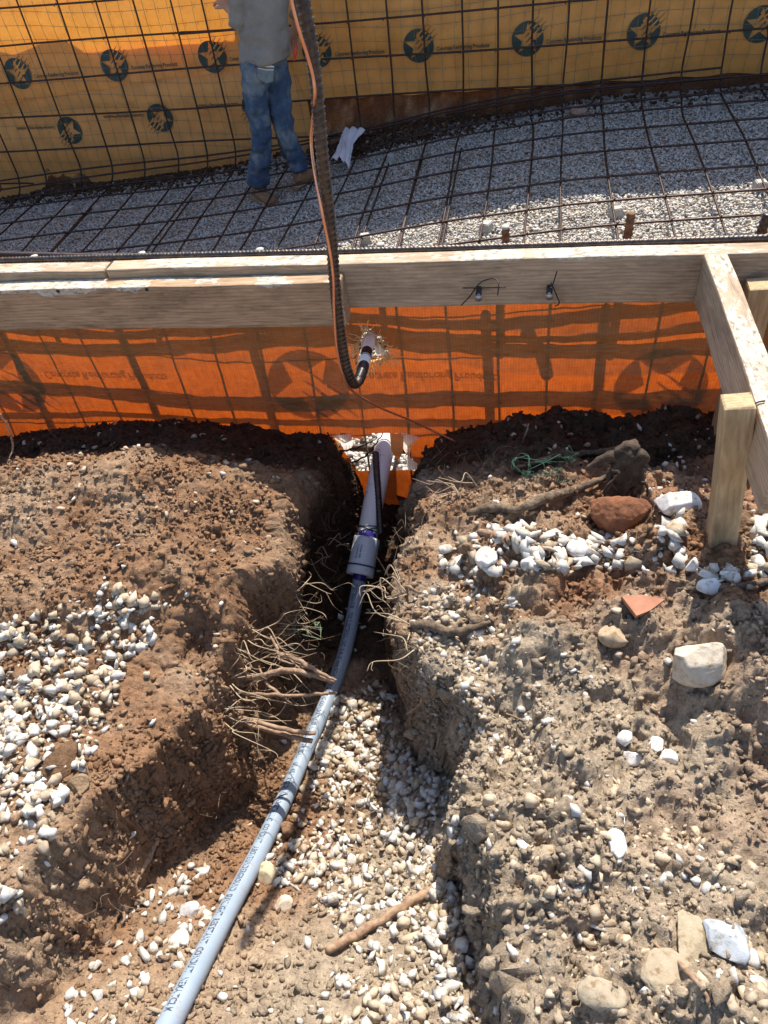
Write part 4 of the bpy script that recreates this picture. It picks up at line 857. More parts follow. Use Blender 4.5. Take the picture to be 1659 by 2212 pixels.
# short rebar tied along the pipe, and its tie wire
A_ = onY(808, 1000, 1.215); A_[2] += .0; p0 = AX1*.68+AX2*.32+np.array([-.004, 0, .0295]); p1 = AX2*.30+AX3*.70+np.array([.014, 0, .0235])
b = MB(); b.tube(dense([p0+[-.006, 0, .003], p1+[.012, 0, -.004], p1+[.017, -.022, -.016]], .0015), .0066, 14, ribs(.008, .14)); link('short_rebar', b.mesh(True, 'sr'), STEEL_D, None, 'short dark ribbed bar lying slanted on top of the pinkish pipe', 'rebar')
tw = thing('tie_wire', tuple(axis[2]), 'black tie wire looped round the pinkish pipe just above the white coupling', 'tie wire')
c0 = np.array(axis[2])*.25+np.array(axis[3])*.75
for k, (rr_, tl) in enumerate(((.0228, .004), (.0232, -.005), (.0238, .009))):
    t = np.linspace(0, 2*math.pi, 40); P = c0+dcp*(.004*k-.004)+rr_*(np.cos(t)[:, None]*ua+np.sin(t)[:, None]*va)+dcp*tl*np.cos(t)[:, None]; b = MB(); b.tube(P, .0010, 5); link('loop', b.mesh(True, 'l', tw), BLACK, tw)
b = MB(); b.tube([c0+ua*.02+va*.012, c0+ua*.03+va*.0+[0, -.02, -.005], c0+ua*.035+[-.02, -.04, -.01]], .0009, 5, sp=5); link('wire_end', b.mesh(True, 'l', tw), BLACK, tw)

# ------------------------------------------------------------------ roots, sticks, stones
def rootthing(paths, lab, m=ROOT, cat='root', name='root', group=None, wob=.0007):
    b = MB()
    for P, r in paths:
        P = spline(P, 9); k = np.arange(len(P)); P = P+wob*np.stack([np.sin(k*1.1+P[0, 0]*50), np.sin(k*.9+2), np.sin(k*1.3+P[0, 1]*40)], 1)
        b.tube(P, r, 9, lambda s, a: 1+.12*fbm(s*1.0+a*0, a*.3, 60, 3, 5)+.05*np.sin(a*3+s*60))
    return link(name, b.mesh(True, name), m, None, lab, cat, group)
def R3(l, dz): return [onZ(x, y, z-.015) for x, y, z in l]
rootthing([(R3([(505, 1463, .20), (560, 1462, .225), (600, 1450, .235), (640, 1450, .235), (690, 1462, .225), (722, 1472, .215)], 0), [.0062, .0058, .0054, .0052, .0045, .004]),
           (R3([(600, 1415, .24), (630, 1420, .245), (668, 1440, .24), (700, 1458, .235), (726, 1470, .232)], 0), [.003, .0042, .004, .0032, .002]),
           (R3([(585, 1375, .25), (598, 1400, .25), (605, 1425, .245), (640, 1435, .24)], 0), [.0015, .003, .002, .001])], 'thick forked tan root whose broken end reaches over the grey conduit')
rootthing([(R3([(490, 1485, .20), (530, 1498, .215), (580, 1500, .22), (640, 1503, .22), (690, 1499, .215), (727, 1497, .21)], 0), [.0028, .0030, .0030, .0028, .0028, .0024]),
           (R3([(560, 1440, .22), (575, 1475, .22), (605, 1500, .22), (630, 1520, .2)], 0), [.0015, .0026, .0026, .001])], 'thin wavy root below the thick forked one, crossing to the conduit')
rootthing([(R3([(488, 1545, .18), (540, 1556, .195), (600, 1572, .20), (650, 1582, .195), (682, 1584, .19)], 0), [.0045, .0042, .004, .0038, .0036])], 'straight root ending over the conduit, upper one of the parallel pair')
rootthing([(R3([(490, 1552, .17), (545, 1568, .18), (600, 1582, .185), (640, 1594, .185), (674, 1602, .18)], 0), [.004, .004, .0042, .0042, .004])], 'straight root ending over the conduit, lower one of the parallel pair')
# long root on the left bank
P = [onT(x, y, .006) for x, y in ((345, 1815), (325, 1860), (300, 1905), (270, 1955), (245, 1998), (215, 2035))]
rootthing([(P, [.0035, .006, .0045, .004, .0035, .001]), ([P[3], P[3]+[.01, -.02, .0], P[3]+[.005, -.04, -.012]], [.003, .001])], 'long dry root hanging down the shaded left bank', ROOT)
P = [onT(x, y, .009) for x, y in ((705, 2060), (760, 2030), (830, 1990), (890, 1952), (935, 1925))]
rootthing([(P, [.0045, .0068, .006, .0066, .005])], 'brown stick lying across the trench gravel at the bottom', ROOT, 'stick', 'stick', wob=.0008)
P = [onT(x, y, .008) for x, y in ((890, 1355), (930, 1358), (970, 1372), (1010, 1368), (1060, 1352))]
rootthing([(P, [.005, .008, .0065, .007, .003])], 'grey dead root jutting from the cut face of the right bank', ROOT_D)
P = [onT(x, y, .012) for x, y in ((1110, 1022), (1150, 1012), (1200, 998), (1260, 990), (1330, 985))]
rootthing([(P, [.003, .005, .006, .006, .007])], 'knobbly horizontal root reaching left from the dark stump', ROOT_D)
P = [onT(x, y, .012) for x, y in ((1010, 1120), (1060, 1108), (1120, 1112), (1170, 1090), (1230, 1075), (1290, 1050), (1330, 1035))]
rootthing([(P, [.005, .009, .006, .010, .008, .006, .003])], 'gnarled dark root in shadow to the left of the red rock', ROOT_D)
P = [onT(x, y, .008) for x, y in ((1035, 1155), (1075, 1165), (1100, 1175), (1110, 1150), (1095, 1135))]
rootthing([(P, [.005, .007, .008, .006, .004])], 'short hooked root at the top of the white gravel patch', ROOT)
P = [onT(x, y, .004) for x, y in ((835, 1235), (850, 1262), (880, 1270), (905, 1285))]; P[0] = onZ(812, 1200, .16)
rootthing([(P, [.001, .002, .0025, .0025])], 'thin root curving from the coupling to the right bank', ROOT)
P = [onT(x, y, .004) for x, y in ((815, 1390), (840, 1380), (870, 1365), (905, 1350))]
rootthing([(P, [.001, .0018, .002, .0015])], 'thin pale rootlet in the shadowed trench right of the conduit', STRAW)
P = [onT(x, y, .003) for x, y in ((1055, 1500), (1090, 1540), (1135, 1562))]
rootthing([(P, [.0018, .0016, .0008])], 'straight pale twig on the sunny slope below the right bank', STRAW, 'twig', 'twig')
P = [onT(x, y, .004) for x, y in ((1410, 2040), (1450, 2070), (1490, 2110), (1520, 2150), (1530, 2180))]
rootthing([(P, [.0015, .0022, .0025, .002, .0015])], 'reddish rootlet curling over stones at the bottom right', ROOT, 'root')
P = [onT(x, y, .004) for x, y in ((455, 1820), (462, 1845), (480, 1865))]; P = [onT(x, y, .004) for x, y in ((238, 1840), (240, 1860), (252, 1870))]
rootthing([(P, [.002, .003, .0015])], 'short pale peg of root on the shaded left bank', STRAW)
P = [onT(x, y, .004) for x, y in ((1465, 1278), (1540, 1276), (1600, 1272), (1659, 1262))]
rootthing([(P, [.003, .005, .006, .004])], 'dark flat splinter lying just below the stake in the shadow', ROOT_D, 'splinter', 'wood_splinter')
for l, lab in (([(0, 895), (18, 925), (28, 965), (25, 1000)], 'bare twig curving down at the left edge in front of the sheet'), ([(1128, 1080-70), (1122, 980), (1138, 930), (1142, 915)], 'thin upright twig in front of the dark soil left of the stump')):
    P = [onT(x, y, .01) for x, y in l[-1:]]; P = [onY(x, y, P[0][1]+.02) for x, y in l[:-1]]+P if l[0][0] < 100 else [onY(x, y, 1.16) for x, y in l]
    rootthing([(P, [.0016, .0022, .0012])], lab, ROOT, 'twig', 'twig')
# twigs crossing the torn hole
for l, lab in (([(735, 975), (770, 968), (800, 955), (815, 945)], 'dark twig crossing the left part of the torn opening'), ([(760, 1000), (790, 985), (812, 958), (828, 935)], 'forked dark twig in front of the pinkish pipe at the opening')):
    rootthing([([onY(x, y, 1.25) for x, y in l], [.0022, .0018, .001])], lab, WIRE, 'twig', 'twig', wob=.001)

# fine rootlets (stuff) on the banks
b = MB()
def tuft(px, py, n, ln, spread=.02, up_=.01):
    p = onT(px, py, .002)
    for _ in range(n):
        a = p+rng.normal(size=3)*[spread, spread, .003]; d = rng.normal(size=3)*ln*.5; d[2] = abs(d[2])*.6+up_
        m_ = a+d*.5+rng.normal(size=3)*ln*.15; e = a+d+rng.normal(size=3)*ln*.2; b.tube([a, m_, e], [.0005, .0002], 3, sp=4)
for px_, py_, n, ln in ((640, 1360, 26, .05), (600, 1330, 14, .05), (560, 1410, 16, .04), (520, 1500, 12, .04), (900, 1170, 12, .04), (890, 1230, 14, .04), (1010, 1060, 18, .06), (1060, 1030, 18, .07),
                       (1110, 1060, 10, .05), (880, 1400, 14, .05), (900, 1450, 10, .05), (700, 1150, 14, .06), (710, 1250, 16, .06), (690, 1080, 12, .05), (430, 1750, 8, .04), (200, 1900, 8, .04), (240, 2000, 8, .05),
                       (100, 2100, 8, .05), (950, 1000, 10, .05), (640, 1430, 12, .05), (1400, 1700, 4, .04), (870, 1330, 8, .05), (40, 1110, 8, .05), (1000, 1940, 8, .04), (160, 930, 10, .07), (60, 940, 10, .07)): tuft(px_, py_, n, ln)
link('fine_roots', b.mesh(True, 'fr'), STRAW, kind='stuff')
PALEROOT = simple('pale rootlets', (.34, .24, .15), (.55, .42, .28), 60, .9, 0)
b = MB()
for px_, py_, n_, dx_ in ((520, 1395, 9, .10), (560, 1430, 10, .12), (500, 1470, 8, .10), (520, 1520, 8, .12), (480, 1560, 7, .12), (600, 1350, 9, .08), (620, 1300, 7, .07), (700, 1200, 7, .05), (890, 1300, 7, -.07), (890, 1400, 6, -.07), (1000, 1070, 8, -.08)):
    p = onT(px_, py_, .008)
    for _ in range(n_):
        a = p+rng.normal(size=3)*[.018, .018, .006]; e = a+np.array([dx_*rng.uniform(.3, 1.1), rng.normal()*.03, rng.uniform(-.03, .035)]); m1 = a*.65+e*.35+rng.normal(size=3)*.009+[0, 0, .01]; m2 = a*.3+e*.7+rng.normal(size=3)*.010
        b.tube([a, m1, m2, e], [.0012, .0009, .0003], 4, sp=5)
        f_ = m2+rng.normal(size=3)*.018; b.tube([m2, (m2+f_)/2+rng.normal(size=3)*.004, f_], [.0006, .0002], 3, sp=3)
link('fine_roots', b.mesh(True, 'fr'), PALEROOT, kind='stuff')

def netting(px0, py0, lab, s=.03, n=9, m=GREEN, lift=.012):
    p = onT(px0, py0, lift); b = MB(); pts = [p+np.array([rng.uniform(-1, 1)*s, rng.uniform(-.5, .5)*s, rng.uniform(-.1, .7)*s*.6]) for _ in range(n)]
    for i in range(n):
        for j in list(np.argsort([np.linalg.norm(pts[i]-q_) for q_ in pts])[1:3])+([i-1] if i % 4 == 0 and i else []):
            mid = (pts[i]+pts[j])/2+rng.normal(size=3)*s*.12; b.tube([pts[i], mid, pts[j]], .0005, 4, sp=4)
    return link('plastic_netting', b.mesh(True, 'net'), m, None, lab, 'netting')
netting(1170, 1035, 'scrap of green plastic netting on the soil beside the dark stump', .06, 26); netting(845, 1185, 'tangle of dark green netting deep in the shadow right of the coupling', .05, 24)
netting(655, 1375, 'pale green netting loop hanging over the trench above the thick root', .045, 18, simple('pale green twine', (.25, .34, .2), (.4, .5, .3), 50, .7, 0), .02)

def rock(name, px, py, r, lab, cat, m, sq=(1, 1, 1), cuts=9, tintc=None, lift=.35, sub=3, rough=.04, seed=0, yaw=0, group=None):
    rg = np.random.default_rng(seed+11); bm = bmesh.new(); bmesh.ops.create_icosphere(bm, subdivisions=sub+1, radius=1)
    V = np.array([v.co[:] for v in bm.verts]); Fc = np.array([[v.index for v in f.verts] for f in bm.faces]); bm.free()
    for _ in range(cuts):
        d = rg.normal(size=3); d /= np.linalg.norm(d); h = rg.uniform(.5, .85); s = V@d-h; V = V-np.outer(np.clip(s, 0, None)*.95, d)
    V = V*(1+rough*(fbm(V[:, 0]+V[:, 2]*.7, V[:, 1]-V[:, 2]*.6, 3, 4, seed))[:, None]+rough*.5*fbm(V[:, 0]-V[:, 2], V[:, 1]+V[:, 2]*1.3, 11, 3, seed+3)[:, None])
    V = V*np.array(sq)*r; c, s = math.cos(yaw), math.sin(yaw); V[:, :2] = V[:, :2]@np.array([[c, s], [-s, c]])
    p = onT(px, py); me = mesh(V, Fc, False, name, np.tile(tintc if tintc is not None else (.6, .58, .54), (len(V), 1)))
    o = link(name, me, m, None, lab, cat, group); o.location = (p[0], p[1], p[2]+r*sq[2]*lift); return o
rock('red_rock', 1335, 1135, .052, 'big round rusty red rock above the white gravel', 'rock', REDROCK, (1, .85, .82), 7, lift=.55, rough=.10, seed=1, sub=4)
rock('limestone_block', 1500, 1440, .040, 'large pale limestone chunk on the slope below the terracotta shard', 'stone', STONE, (1.05, .8, .9), 9, (.52, .45, .36), seed=5, rough=.05, sub=4)
rock('dirt_clod', 137, 1655, .030, 'oval brown clod lying on the left gravel pile', 'clod', SOIL, (.8, 1.15, .6), 4, (.20, .12, .07), seed=6, rough=.12, sub=4)
rock('dirt_clod', 175, 1700, .020, 'small sandy clod just below the oval brown clod', 'clod', SOIL, (.9, .8, .6), 6, (.34, .24, .15), seed=7, rough=.1)
rock('limestone_rock', 1330, 1085, .001, 'x', 'stone', STONE) if False else None
rock('limestone_rock', 1455, 1095, .034, 'white rock half coated in brown soil behind the stake', 'stone', STONE, (1.2, .8, .6), 10, (.7, .69, .67), seed=8)
rock('limestone_rock', 1375, 1135, .001, 'x', 'stone', STONE) if False else None
rock('limestone_rock', 1530, 1270, .017, 'bluish white smooth rock in the shadow at the foot of the stake', 'stone', STONE, (1.1, .9, .8), 6, (.68, .70, .74), seed=9)
rock('limestone_rock', 1492, 1232, .014, 'upright white rock leaning at the left of the stake foot', 'stone', STONE, (.6, .8, 1.2), 9, (.74, .73, .72), seed=10)
rock('limestone_rock', 1572, 1246, .010, 'white rock pressed against the front of the stake', 'stone', STONE, (1.2, .8, .8), 9, (.74, .73, .72), seed=12)
rock('limestone_rock', 1050, 1215, .020, 'tallest white rock at the upper left of the white gravel patch', 'stone', STONE, (.9, .8, 1.1), 9, (.76, .74, .70), seed=13)
rock('limestone_rock', 1250, 1190, .018, 'broad white rock in the middle of the white gravel patch', 'stone', STONE, (1.1, 1, .7), 9, (.76, .74, .70), seed=14)
rock('limestone_rock', 1150, 1225, .017, 'white rock at the lower rim of the white gravel patch', 'stone', STONE, (1.1, .8, .8), 9, (.72, .69, .64), seed=15)
rock('grey_stone', 1570, 2095-60, .024, 'flat blue grey stone at the bottom right beside a tan cobble', 'stone', STONE, (1.2, .95, .35), 9, (.34, .37, .41), seed=16, lift=.1, rough=.08)
rock('cobble', 1490, 2035, .026, 'egg shaped tan cobble left of the flat blue grey stone', 'stone', STONE, (.8, 1.15, .6), 5, (.36, .30, .21), seed=17, rough=.07, lift=.15, sub=4)
rock('cobble', 1440, 2120, .030, 'big rounded tan cobble beside the reddish rootlet', 'stone', STONE, (1, 1, .5), 6, (.34, .28, .20), seed=18, lift=-.15, rough=.09, sub=4)
rock('cobble', 1300, 2150, .022, 'pale chunky stone left of the reddish rootlet', 'stone', STONE, (1.1, .8, .6), 8, (.36, .30, .22), seed=19, lift=-.1, rough=.08)
rock('cobble', 1325, 1430-50, .020, 'rounded dirt coated cobble left of the limestone chunk', 'stone', STONE, (1.1, .9, .8), 3, (.40, .31, .21), seed=20)
rock('cobble', 580, 1890, .020, 'sandy rough stone beside the conduit on its right', 'stone', STONE, (1.2, .9, .6), 6, (.50, .42, .28), seed=21)
rock('cobble', 614, 1955, .015, 'flat pinkish stone on brown soil right of the conduit', 'stone', STONE, (1.1, .9, .5), 5, (.50, .42, .33), seed=22)
rock('grey_stone', 415, 1972, .016, 'grey sided angular stone touching the conduit at lower left', 'stone', STONE, (1.1, .9, .9), 8, (.55, .55, .56), seed=23)
rock('grey_stone', 385, 2035, .017, 'white jagged stone left of the conduit near the bottom', 'stone', STONE, (1, 1, .8), 10, (.72, .70, .68), seed=24)
rock('limestone_rock', 1330, 1825, .014, 'pointed bright white stone alone on the grey slope', 'stone', STONE, (.9, 1.2, .7), 9, (.76, .76, .76), seed=25)
for q, (x, y, lb) in enumerate(((1350, 1600, 'bright white stone at the upper left of a loose trio on the red soil'), (1365, 1640, 'bright white stone in the centre of the loose group on red soil'), (1440, 1640, 'bright white stone at the lower right of the loose group on red soil'), (1415, 1612, 'bright white stone at the upper right of the loose group on red soil'))):
    rock('limestone_rock', x, y, .012, lb, 'stone', STONE, (1.1, .9, .8), 8, (.74, .73, .71), seed=30+q)
rock('limestone_rock', 785, 1358, .008, 'lone pale chip in the shadowed trench right of the conduit', 'stone', STONE, (1.2, .8, .5), 8, (.74, .73, .71), seed=40)
rock('limestone_rock', 735, 1335, .010, 'dirty white stone touching the conduit on its left in the shadow', 'stone', STONE, (.9, .8, 1), 8, (.7, .66, .64), seed=41)
rock('brick_fragment', 1580, 1140+0, .030, 'brown soil lump just right of the stake', 'clod', SOIL, (1, .9, .7), 5, (.24, .15, .09), seed=42, rough=.12)
# terracotta shard: flat triangle with thickness
b = MB(); p = onT(1390, 1305); tri = [onZ(x, y, p[2]+.014) for x, y in ((1343, 1288), (1385, 1284), (1437, 1294), (1405, 1318), (1375, 1330))]
V = tri+[t_-np.array([0, -.004, .011]) for t_ in tri]; b.add(V, [(0, 1, 2, 3, 4), (9, 8, 7, 6, 5)]+[(i, i+5, (i+1) % 5+5, (i+1) % 5) for i in range(5)])
me = b.mesh(False, 'shard'); link('terracotta_shard', me, TERRA, None, 'flat triangular orange terracotta shard on the brown slope', 'pottery shard')
# dark stump stub
st = thing('tree_stump', tuple(onT(1345, 1050)), 'dark knobbly root stump standing upright above the red rock', 'stump')
base = onT(1345, 1055); b = MB()
b.tube([base-[0, 0, .03], base+[.0, .01, .03], base+[.004, .015, .065], base+[.006, .016, .082]], [.030, .026, .023, .012], 16, lambda s, a: 1+.22*np.sin(3*a+s*40)+.15*np.sin(5*a-s*90)+.08*np.sin(s*400+a), sp=8)
b.tube([base+[.0, .01, .045], base+[-.025, .008, .062], base+[-.05, .0, .05], base+[-.062, 0, .04]], [.012, .009, .007, .003], 10, lambda s, a: 1+.15*np.sin(s*300+2*a), sp=6)
b.tube([base+[.0, .01, .05], base+[.022, .006, .066], base+[.030, .0, .055]], [.014, .012, .005], 10, lambda s, a: 1+.15*np.sin(s*300+2*a), sp=6)
STUMPM = simple('blackened stump', (.012, .009, .007), (.10, .065, .04), 60, .95, 1.0, .006, detail=9); link('trunk', b.mesh(True, 'st', st), STUMPM, st)
b = MB()
for i in range(6):
    a = base+[random.uniform(-.03, .03), -.01, random.uniform(0, .05)]; b.tube([a, a+[random.uniform(-.01, .01), -.008, random.uniform(-.02, .02)], a+[random.uniform(-.02, .02), -.02, -.03]], [.004, .001], 6, sp=4)
link('root_stub', b.mesh(True, 'st', st), STUMPM, st)

# ------------------------------------------------------------------ things on the excavation floor
def floorp(x, y):
    z = -.7
    for _ in range(40): p = onZ(x, y, z); z = .5*z+.5*float(zf(p[0], p[1]))
    return p
for (x, y), w_ in zip(((1060, 322), (845, 350), (790, 525), (1050, 500), (1330, 468), (1545, 240), (1640, 412), (157, 462), (213, 460)),
                 ('below the wall near the centre', 'just right of the white rag', 'left of the first bar end', 'by the first rusty bar end', 'near the tallest bar end', 'far off at the upper right', 'sunlit at the right edge', 'left of a pair at left', 'right of a pair at left')):
    p = floorp(x, y); s = .032; b = MB(); yaw = random.uniform(-.5, .5); c, s2 = math.cos(yaw), math.sin(yaw)
    V = [(s*a, s*bb_, 0) for a, bb_ in ((-1, -1), (1, -1), (1, 1), (-1, 1))]+[(s*.8*a, s*.8*bb_, .055) for a, bb_ in ((-1, -1), (1, -1), (1, 1), (-1, 1))]; V = [(x_*c-y_*s2+p[0], x_*s2+y_*c+p[1], z_+p[2]-.004) for x_, y_, z_ in V]
    bm = bmesh.new(); vs = [bm.verts.new(v) for v in V]
    for f_ in ((3, 2, 1, 0), (4, 5, 6, 7), (0, 1, 5, 4), (1, 2, 6, 5), (2, 3, 7, 6), (3, 0, 4, 7)): bm.faces.new([vs[i] for i in f_])
    bmesh.ops.bevel(bm, geom=bm.edges[:], offset=.004, segments=2, affect='EDGES'); me = bpy.data.meshes.new('block'); bm.to_mesh(me); bm.free()
    link('concrete_spacer', me, CONC, None, 'small concrete spacer block under the floor rebar, '+w_, 'spacer block', 'spacer blocks under the floor rebar')
# white rag
xs_, ys_ = np.meshgrid(np.linspace(0, 1, 26), np.linspace(0, 1, 40)); A = floorp(716, 372)+[0, 0, .07]; B_ = floorp(752, 388)+[0, 0, .07]; Cc = floorp(752, 328)+[0, 0, .12]; D_ = floorp(790, 328)+[0, 0, .13]
V = ((A[None, None]*(1-xs_[..., None])+B_*xs_[..., None])*(1-ys_[..., None])+(Cc*(1-xs_[..., None])+D_*xs_[..., None])*ys_[..., None])
V[..., 2] += .022*np.abs(np.sin(xs_*9+ys_*3))+.03*np.sin(xs_*3.14)+.010*fbm(xs_+1, ys_+1, 6, 3, 3); V[..., 0] += .02*np.sin(ys_*5+xs_*2)+.01*fbm(xs_+5, ys_+5, 5, 2, 5); ii = np.arange(V.size//3).reshape(40, 26)
Fq = np.stack([ii[:-1, :-1], ii[:-1, 1:], ii[1:, 1:], ii[1:, :-1]], -1).reshape(-1, 4); me = mesh(V.reshape(-1, 3), Fq, True, 'rag')
o = link('white_rag', me, simple('white cloth', (.62, .62, .66), (.72, .72, .75), 8, .9, .2, .004), None, 'crumpled white cloth bag lying on the rebar behind the worker', 'rag'); md = o.modifiers.new('s', 'SOLIDIFY'); md.thickness = .004
# reddish lumps on the floor
for q, (x, y, lb) in enumerate(((1248, 250, 'reddish brown rock lying on the gravel under the far wall'), (1170, 320, 'x'), )):
    if lb == 'x': continue
    p = floorp(x, y); rk = rock('red_rock', 900, 1800, .045, lb, 'rock', simple('brown rock', (.22, .12, .08), (.42, .28, .2), 30, .9, .5, .004), (1.3, .8, .8), 7, seed=50); rk.location = (p[0], p[1], p[2]+.03)

# ------------------------------------------------------------------ worker
FX0 = floorp(563, 436); FX1 = floorp(655, 405)
def skin(name, chains, m, parent, sub=2, root=0, fold=0, fs=9):
    """chains: list of [(pos, (rx, ry)), ...]; the first point of later chains may be an (index) into the vertex list"""
    V = []; E = []; Rr = []
    for ch in chains:
        prev = None
        for k, it in enumerate(ch):
            if isinstance(it, int): prev = it; continue
            V.append(it[0]); Rr.append(it[1] if isinstance(it[1], tuple) else (it[1], it[1])); i = len(V)-1
            if prev is not None: E.append((prev, i))
            prev = i
    me = bpy.data.meshes.new(name); me.from_pydata([tuple(map(float, v)) for v in V], E, []); o = bpy.data.objects.new(name, me); COL.objects.link(o)
    o.modifiers.new('skin', 'SKIN'); sv = me.skin_vertices[0].data
    for i, r in enumerate(Rr): sv[i].radius = r; sv[i].use_root = (i == root)
    s = o.modifiers.new('sub', 'SUBSURF'); s.levels = sub; s.render_levels = sub
    dg = bpy.context.evaluated_depsgraph_get(); me2 = bpy.data.meshes.new_from_object(o.evaluated_get(dg)); bpy.data.objects.remove(o)
    me2.polygons.foreach_set('use_smooth', np.ones(len(me2.polygons), bool)); 
    if fold:
        P_ = np.array([v.co[:] for v in me2.vertices]); Nn = np.array([v.normal[:] for v in me2.vertices])
        d_ = fold*(np.abs(fbm3(P_[:, 0]+50, P_[:, 1]+50, P_[:, 2]*.8+50, fs, 3, 7))-.25)+fold*.5*fbm3(P_[:, 0]+20, P_[:, 1]+20, P_[:, 2]*2.2+20, fs*1.6, 2, 3); P_ += Nn*d_[:, None]; me2.vertices.foreach_set('co', P_.astype(np.float32).ravel())
    me2.transform(Matrix.Translation(-parent.location)); me2.name = name; me2.materials.clear()
    return link(name, me2, m, parent)
FL = np.array([FX0[0], FX0[1], FX0[2]]); FR = np.array([FX1[0], FX1[1], FX1[2]])
per = thing('person', tuple((FL+FR)/2), 'worker in grey hoodie, faded blue jeans and brown boots walking away over the rebar', 'person')
fwd = np.array([-.55, .83, 0]); lat = np.array([-.83, -.55, 0])
hip = np.array([-1.640, 5.0, .03]); kL = np.array(onY(566, 292, 4.93)); kR = np.array(onY(611, 275, 4.99)); aL = FL+[.0, .03, .10]; aR = FR+[-.01, .02, .115]
hL = hip+lat*.075; hR = hip-lat*.075; ch = hip+np.array([.085, .03, .40]); nk = ch+np.array([.0, .02, .17]); hd = nk+np.array([-.02, .04, .17])
SKINM = simple('skin', (.42, .22, .15), (.5, .28, .19), 20, .5, .05, .001)
shL = ch+lat*.17+[0, 0, .07]; shR = ch-lat*.17+[0, 0, .07]; elL = np.array(onY(524, 58, 4.93)); haL = np.array(onY(500, 22, 5.02)); elR = shR+np.array([.0, .13, -.25]); haR = elR+fwd*.13+[-.02, 0, -.16]
def hand(o, d, side):
    """palm + five fingers: returns chains to append after wrist index"""
    d = d/np.linalg.norm(d); s = np.cross(d, [0, 0, 1.0]); s /= np.linalg.norm(s); n = np.cross(s, d); out = [[(o, (.022, .014)), (o+d*.04, (.034, .014)), (o+d*.075, (.034, .012))]]
    for k, (off, ln) in enumerate(((-.027, .062), (-.009, .075), (.009, .070), (.026, .055))):
        a = o+d*.082+s*off; out.append([(a, (.008, .008)), (a+d*ln*.45-n*.008, (.0078, .0078)), (a+d*ln*.8-n*.028, (.0072, .0072)), (a+d*ln*.88-n*.043, (.006, .006))])
    t = o+d*.03+s*(-.030*side); out.append([(t, (.010, .010)), (t+d*.02-s*.02*side-n*.008, (.009, .009)), (t+d*.045-s*.028*side-n*.018, (.0075, .0075))]); return out
B = [[(hip, (.09, .07)), (hip+[0, 0, .18], (.12, .09)), (ch, (.14, .10)), (nk-[0, 0, .03], (.06, .06)), (nk+[0, 0, .05], (.052, .055)), (hd, (.078, .092)), (hd+[0, 0, .07], (.062, .075))]]
B += [[2, (shL, .05), (elL, .04), (haL, .026)], [2, (shR, .05), (elR, .04), (haR, .026)], [0, (hL-[0, 0, .06], .050), (kL, .045), (aL, .04)], [0, (hR-[0, 0, .06], .050), (kR, .045), (aR, .04)]]
nv = 7; iHL = 9; iHR = 12
def attach_hand(B, wi, o, d, side):
    chs = hand(o, d, side); base = sum(len([q for q in c if not isinstance(q, int)]) for c in B); B.append([wi]+chs[0]); palm = base+2-0
    for c in chs[1:5]: B.append([base+2]+c)
    B.append([base]+chs[5])
attach_hand(B, iHL, haL+(haL-elL)/np.linalg.norm(haL-elL)*.02, haL-elL+np.array([-.02, 0, -.03]), 1); attach_hand(B, iHR, haR+[-.005, .01, -.02], haR-elR, -1)
body = skin('body', B, SKINM, per)
DEN = None
def denim():
    m, nt, b, o = mat('faded denim'); co = coords(nt)
    n = noise(nt, co, 7, 4, .6); n2 = noise(nt, co, 240, 2); r = ramp(nt, n.outputs[0], [(.35, (.026, .055, .115)), (.50, (.05, .095, .165)), (.66, (.19, .24, .27))])
    c = mix(nt, .4, r.outputs[0], ramp(nt, n2.outputs[0], [(.3, (.6, .6, .6)), (.7, (1.3, 1.3, 1.3))]).outputs[0], 'MULTIPLY'); L(nt, c, b.inputs['Base Color']); b.inputs['Roughness'].default_value = .9
    nb = noise(nt, co, 28, 4, .6, .6); bump(nt, b, nb.outputs[0], .8, .012); return m
DEN = denim(); HOOD = simple('grey fleece', (.20, .19, .175), (.29, .275, .25), 9, .95, 1.0, .03, detail=7); BOOT = simple('brown boot leather', (.16, .085, .04), (.34, .19, .09), 40, .7, .3, .003)
mL = (kL+aL)/2; mR = (kR+aR)/2
skin('jeans', [[(hip+[0, 0, .07], (.150, .115)), (hip-[0, 0, .02], (.145, .12)), (hL-[0, 0, .13], (.092, .098)), (kL*.5+hL*.5-[0, 0, .02], (.085, .085)), (kL+[0, 0, .04], (.073, .073)), (kL-[0, 0, .05], (.070, .070)), (mL, (.074, .072)), (aL+[0, 0, .05], (.078, .076)), (aL-[0, 0, .03], (.085, .082))],
               [1, (hR-[0, 0, .13], (.092, .098)), (kR*.5+hR*.5-[0, 0, .02], (.083, .085)), (kR+[0, 0, .04], (.071, .073)), (kR-[0, 0, .05], (.069, .070)), (mR, (.070, .070)), (aR+[0, 0, .05], (.076, .074)), (aR-[0, 0, .02], (.084, .080))]], DEN, per, 3, 0, .030, 11)
skin('hoodie', [[(hip+[.02, 0, -.04], (.176, .16)), (hip+[.02, 0, .005], (.186, .168)), (hip+[.045, 0, .12], (.158, .145)), (hip+[.07, 0, .26], (.158, .135)), (ch+[0, 0, .02], (.165, .13)), (nk-[0, 0, .04], (.10, .09)), (nk+[0, -.02, .02], (.085, .08))],
                [4, (shL, .080), ((shL+elL)/2, .078), (elL, .074), ((elL+haL)/2, .052), (haL*.8+elL*.2, .042)], [4, (shR, .075), ((shR+elR)/2, .068), (elR, .060), ((elR+haR)/2, .05), (haR*.8+elR*.2, .04)]], HOOD, per, 3, 0, .045, 7)
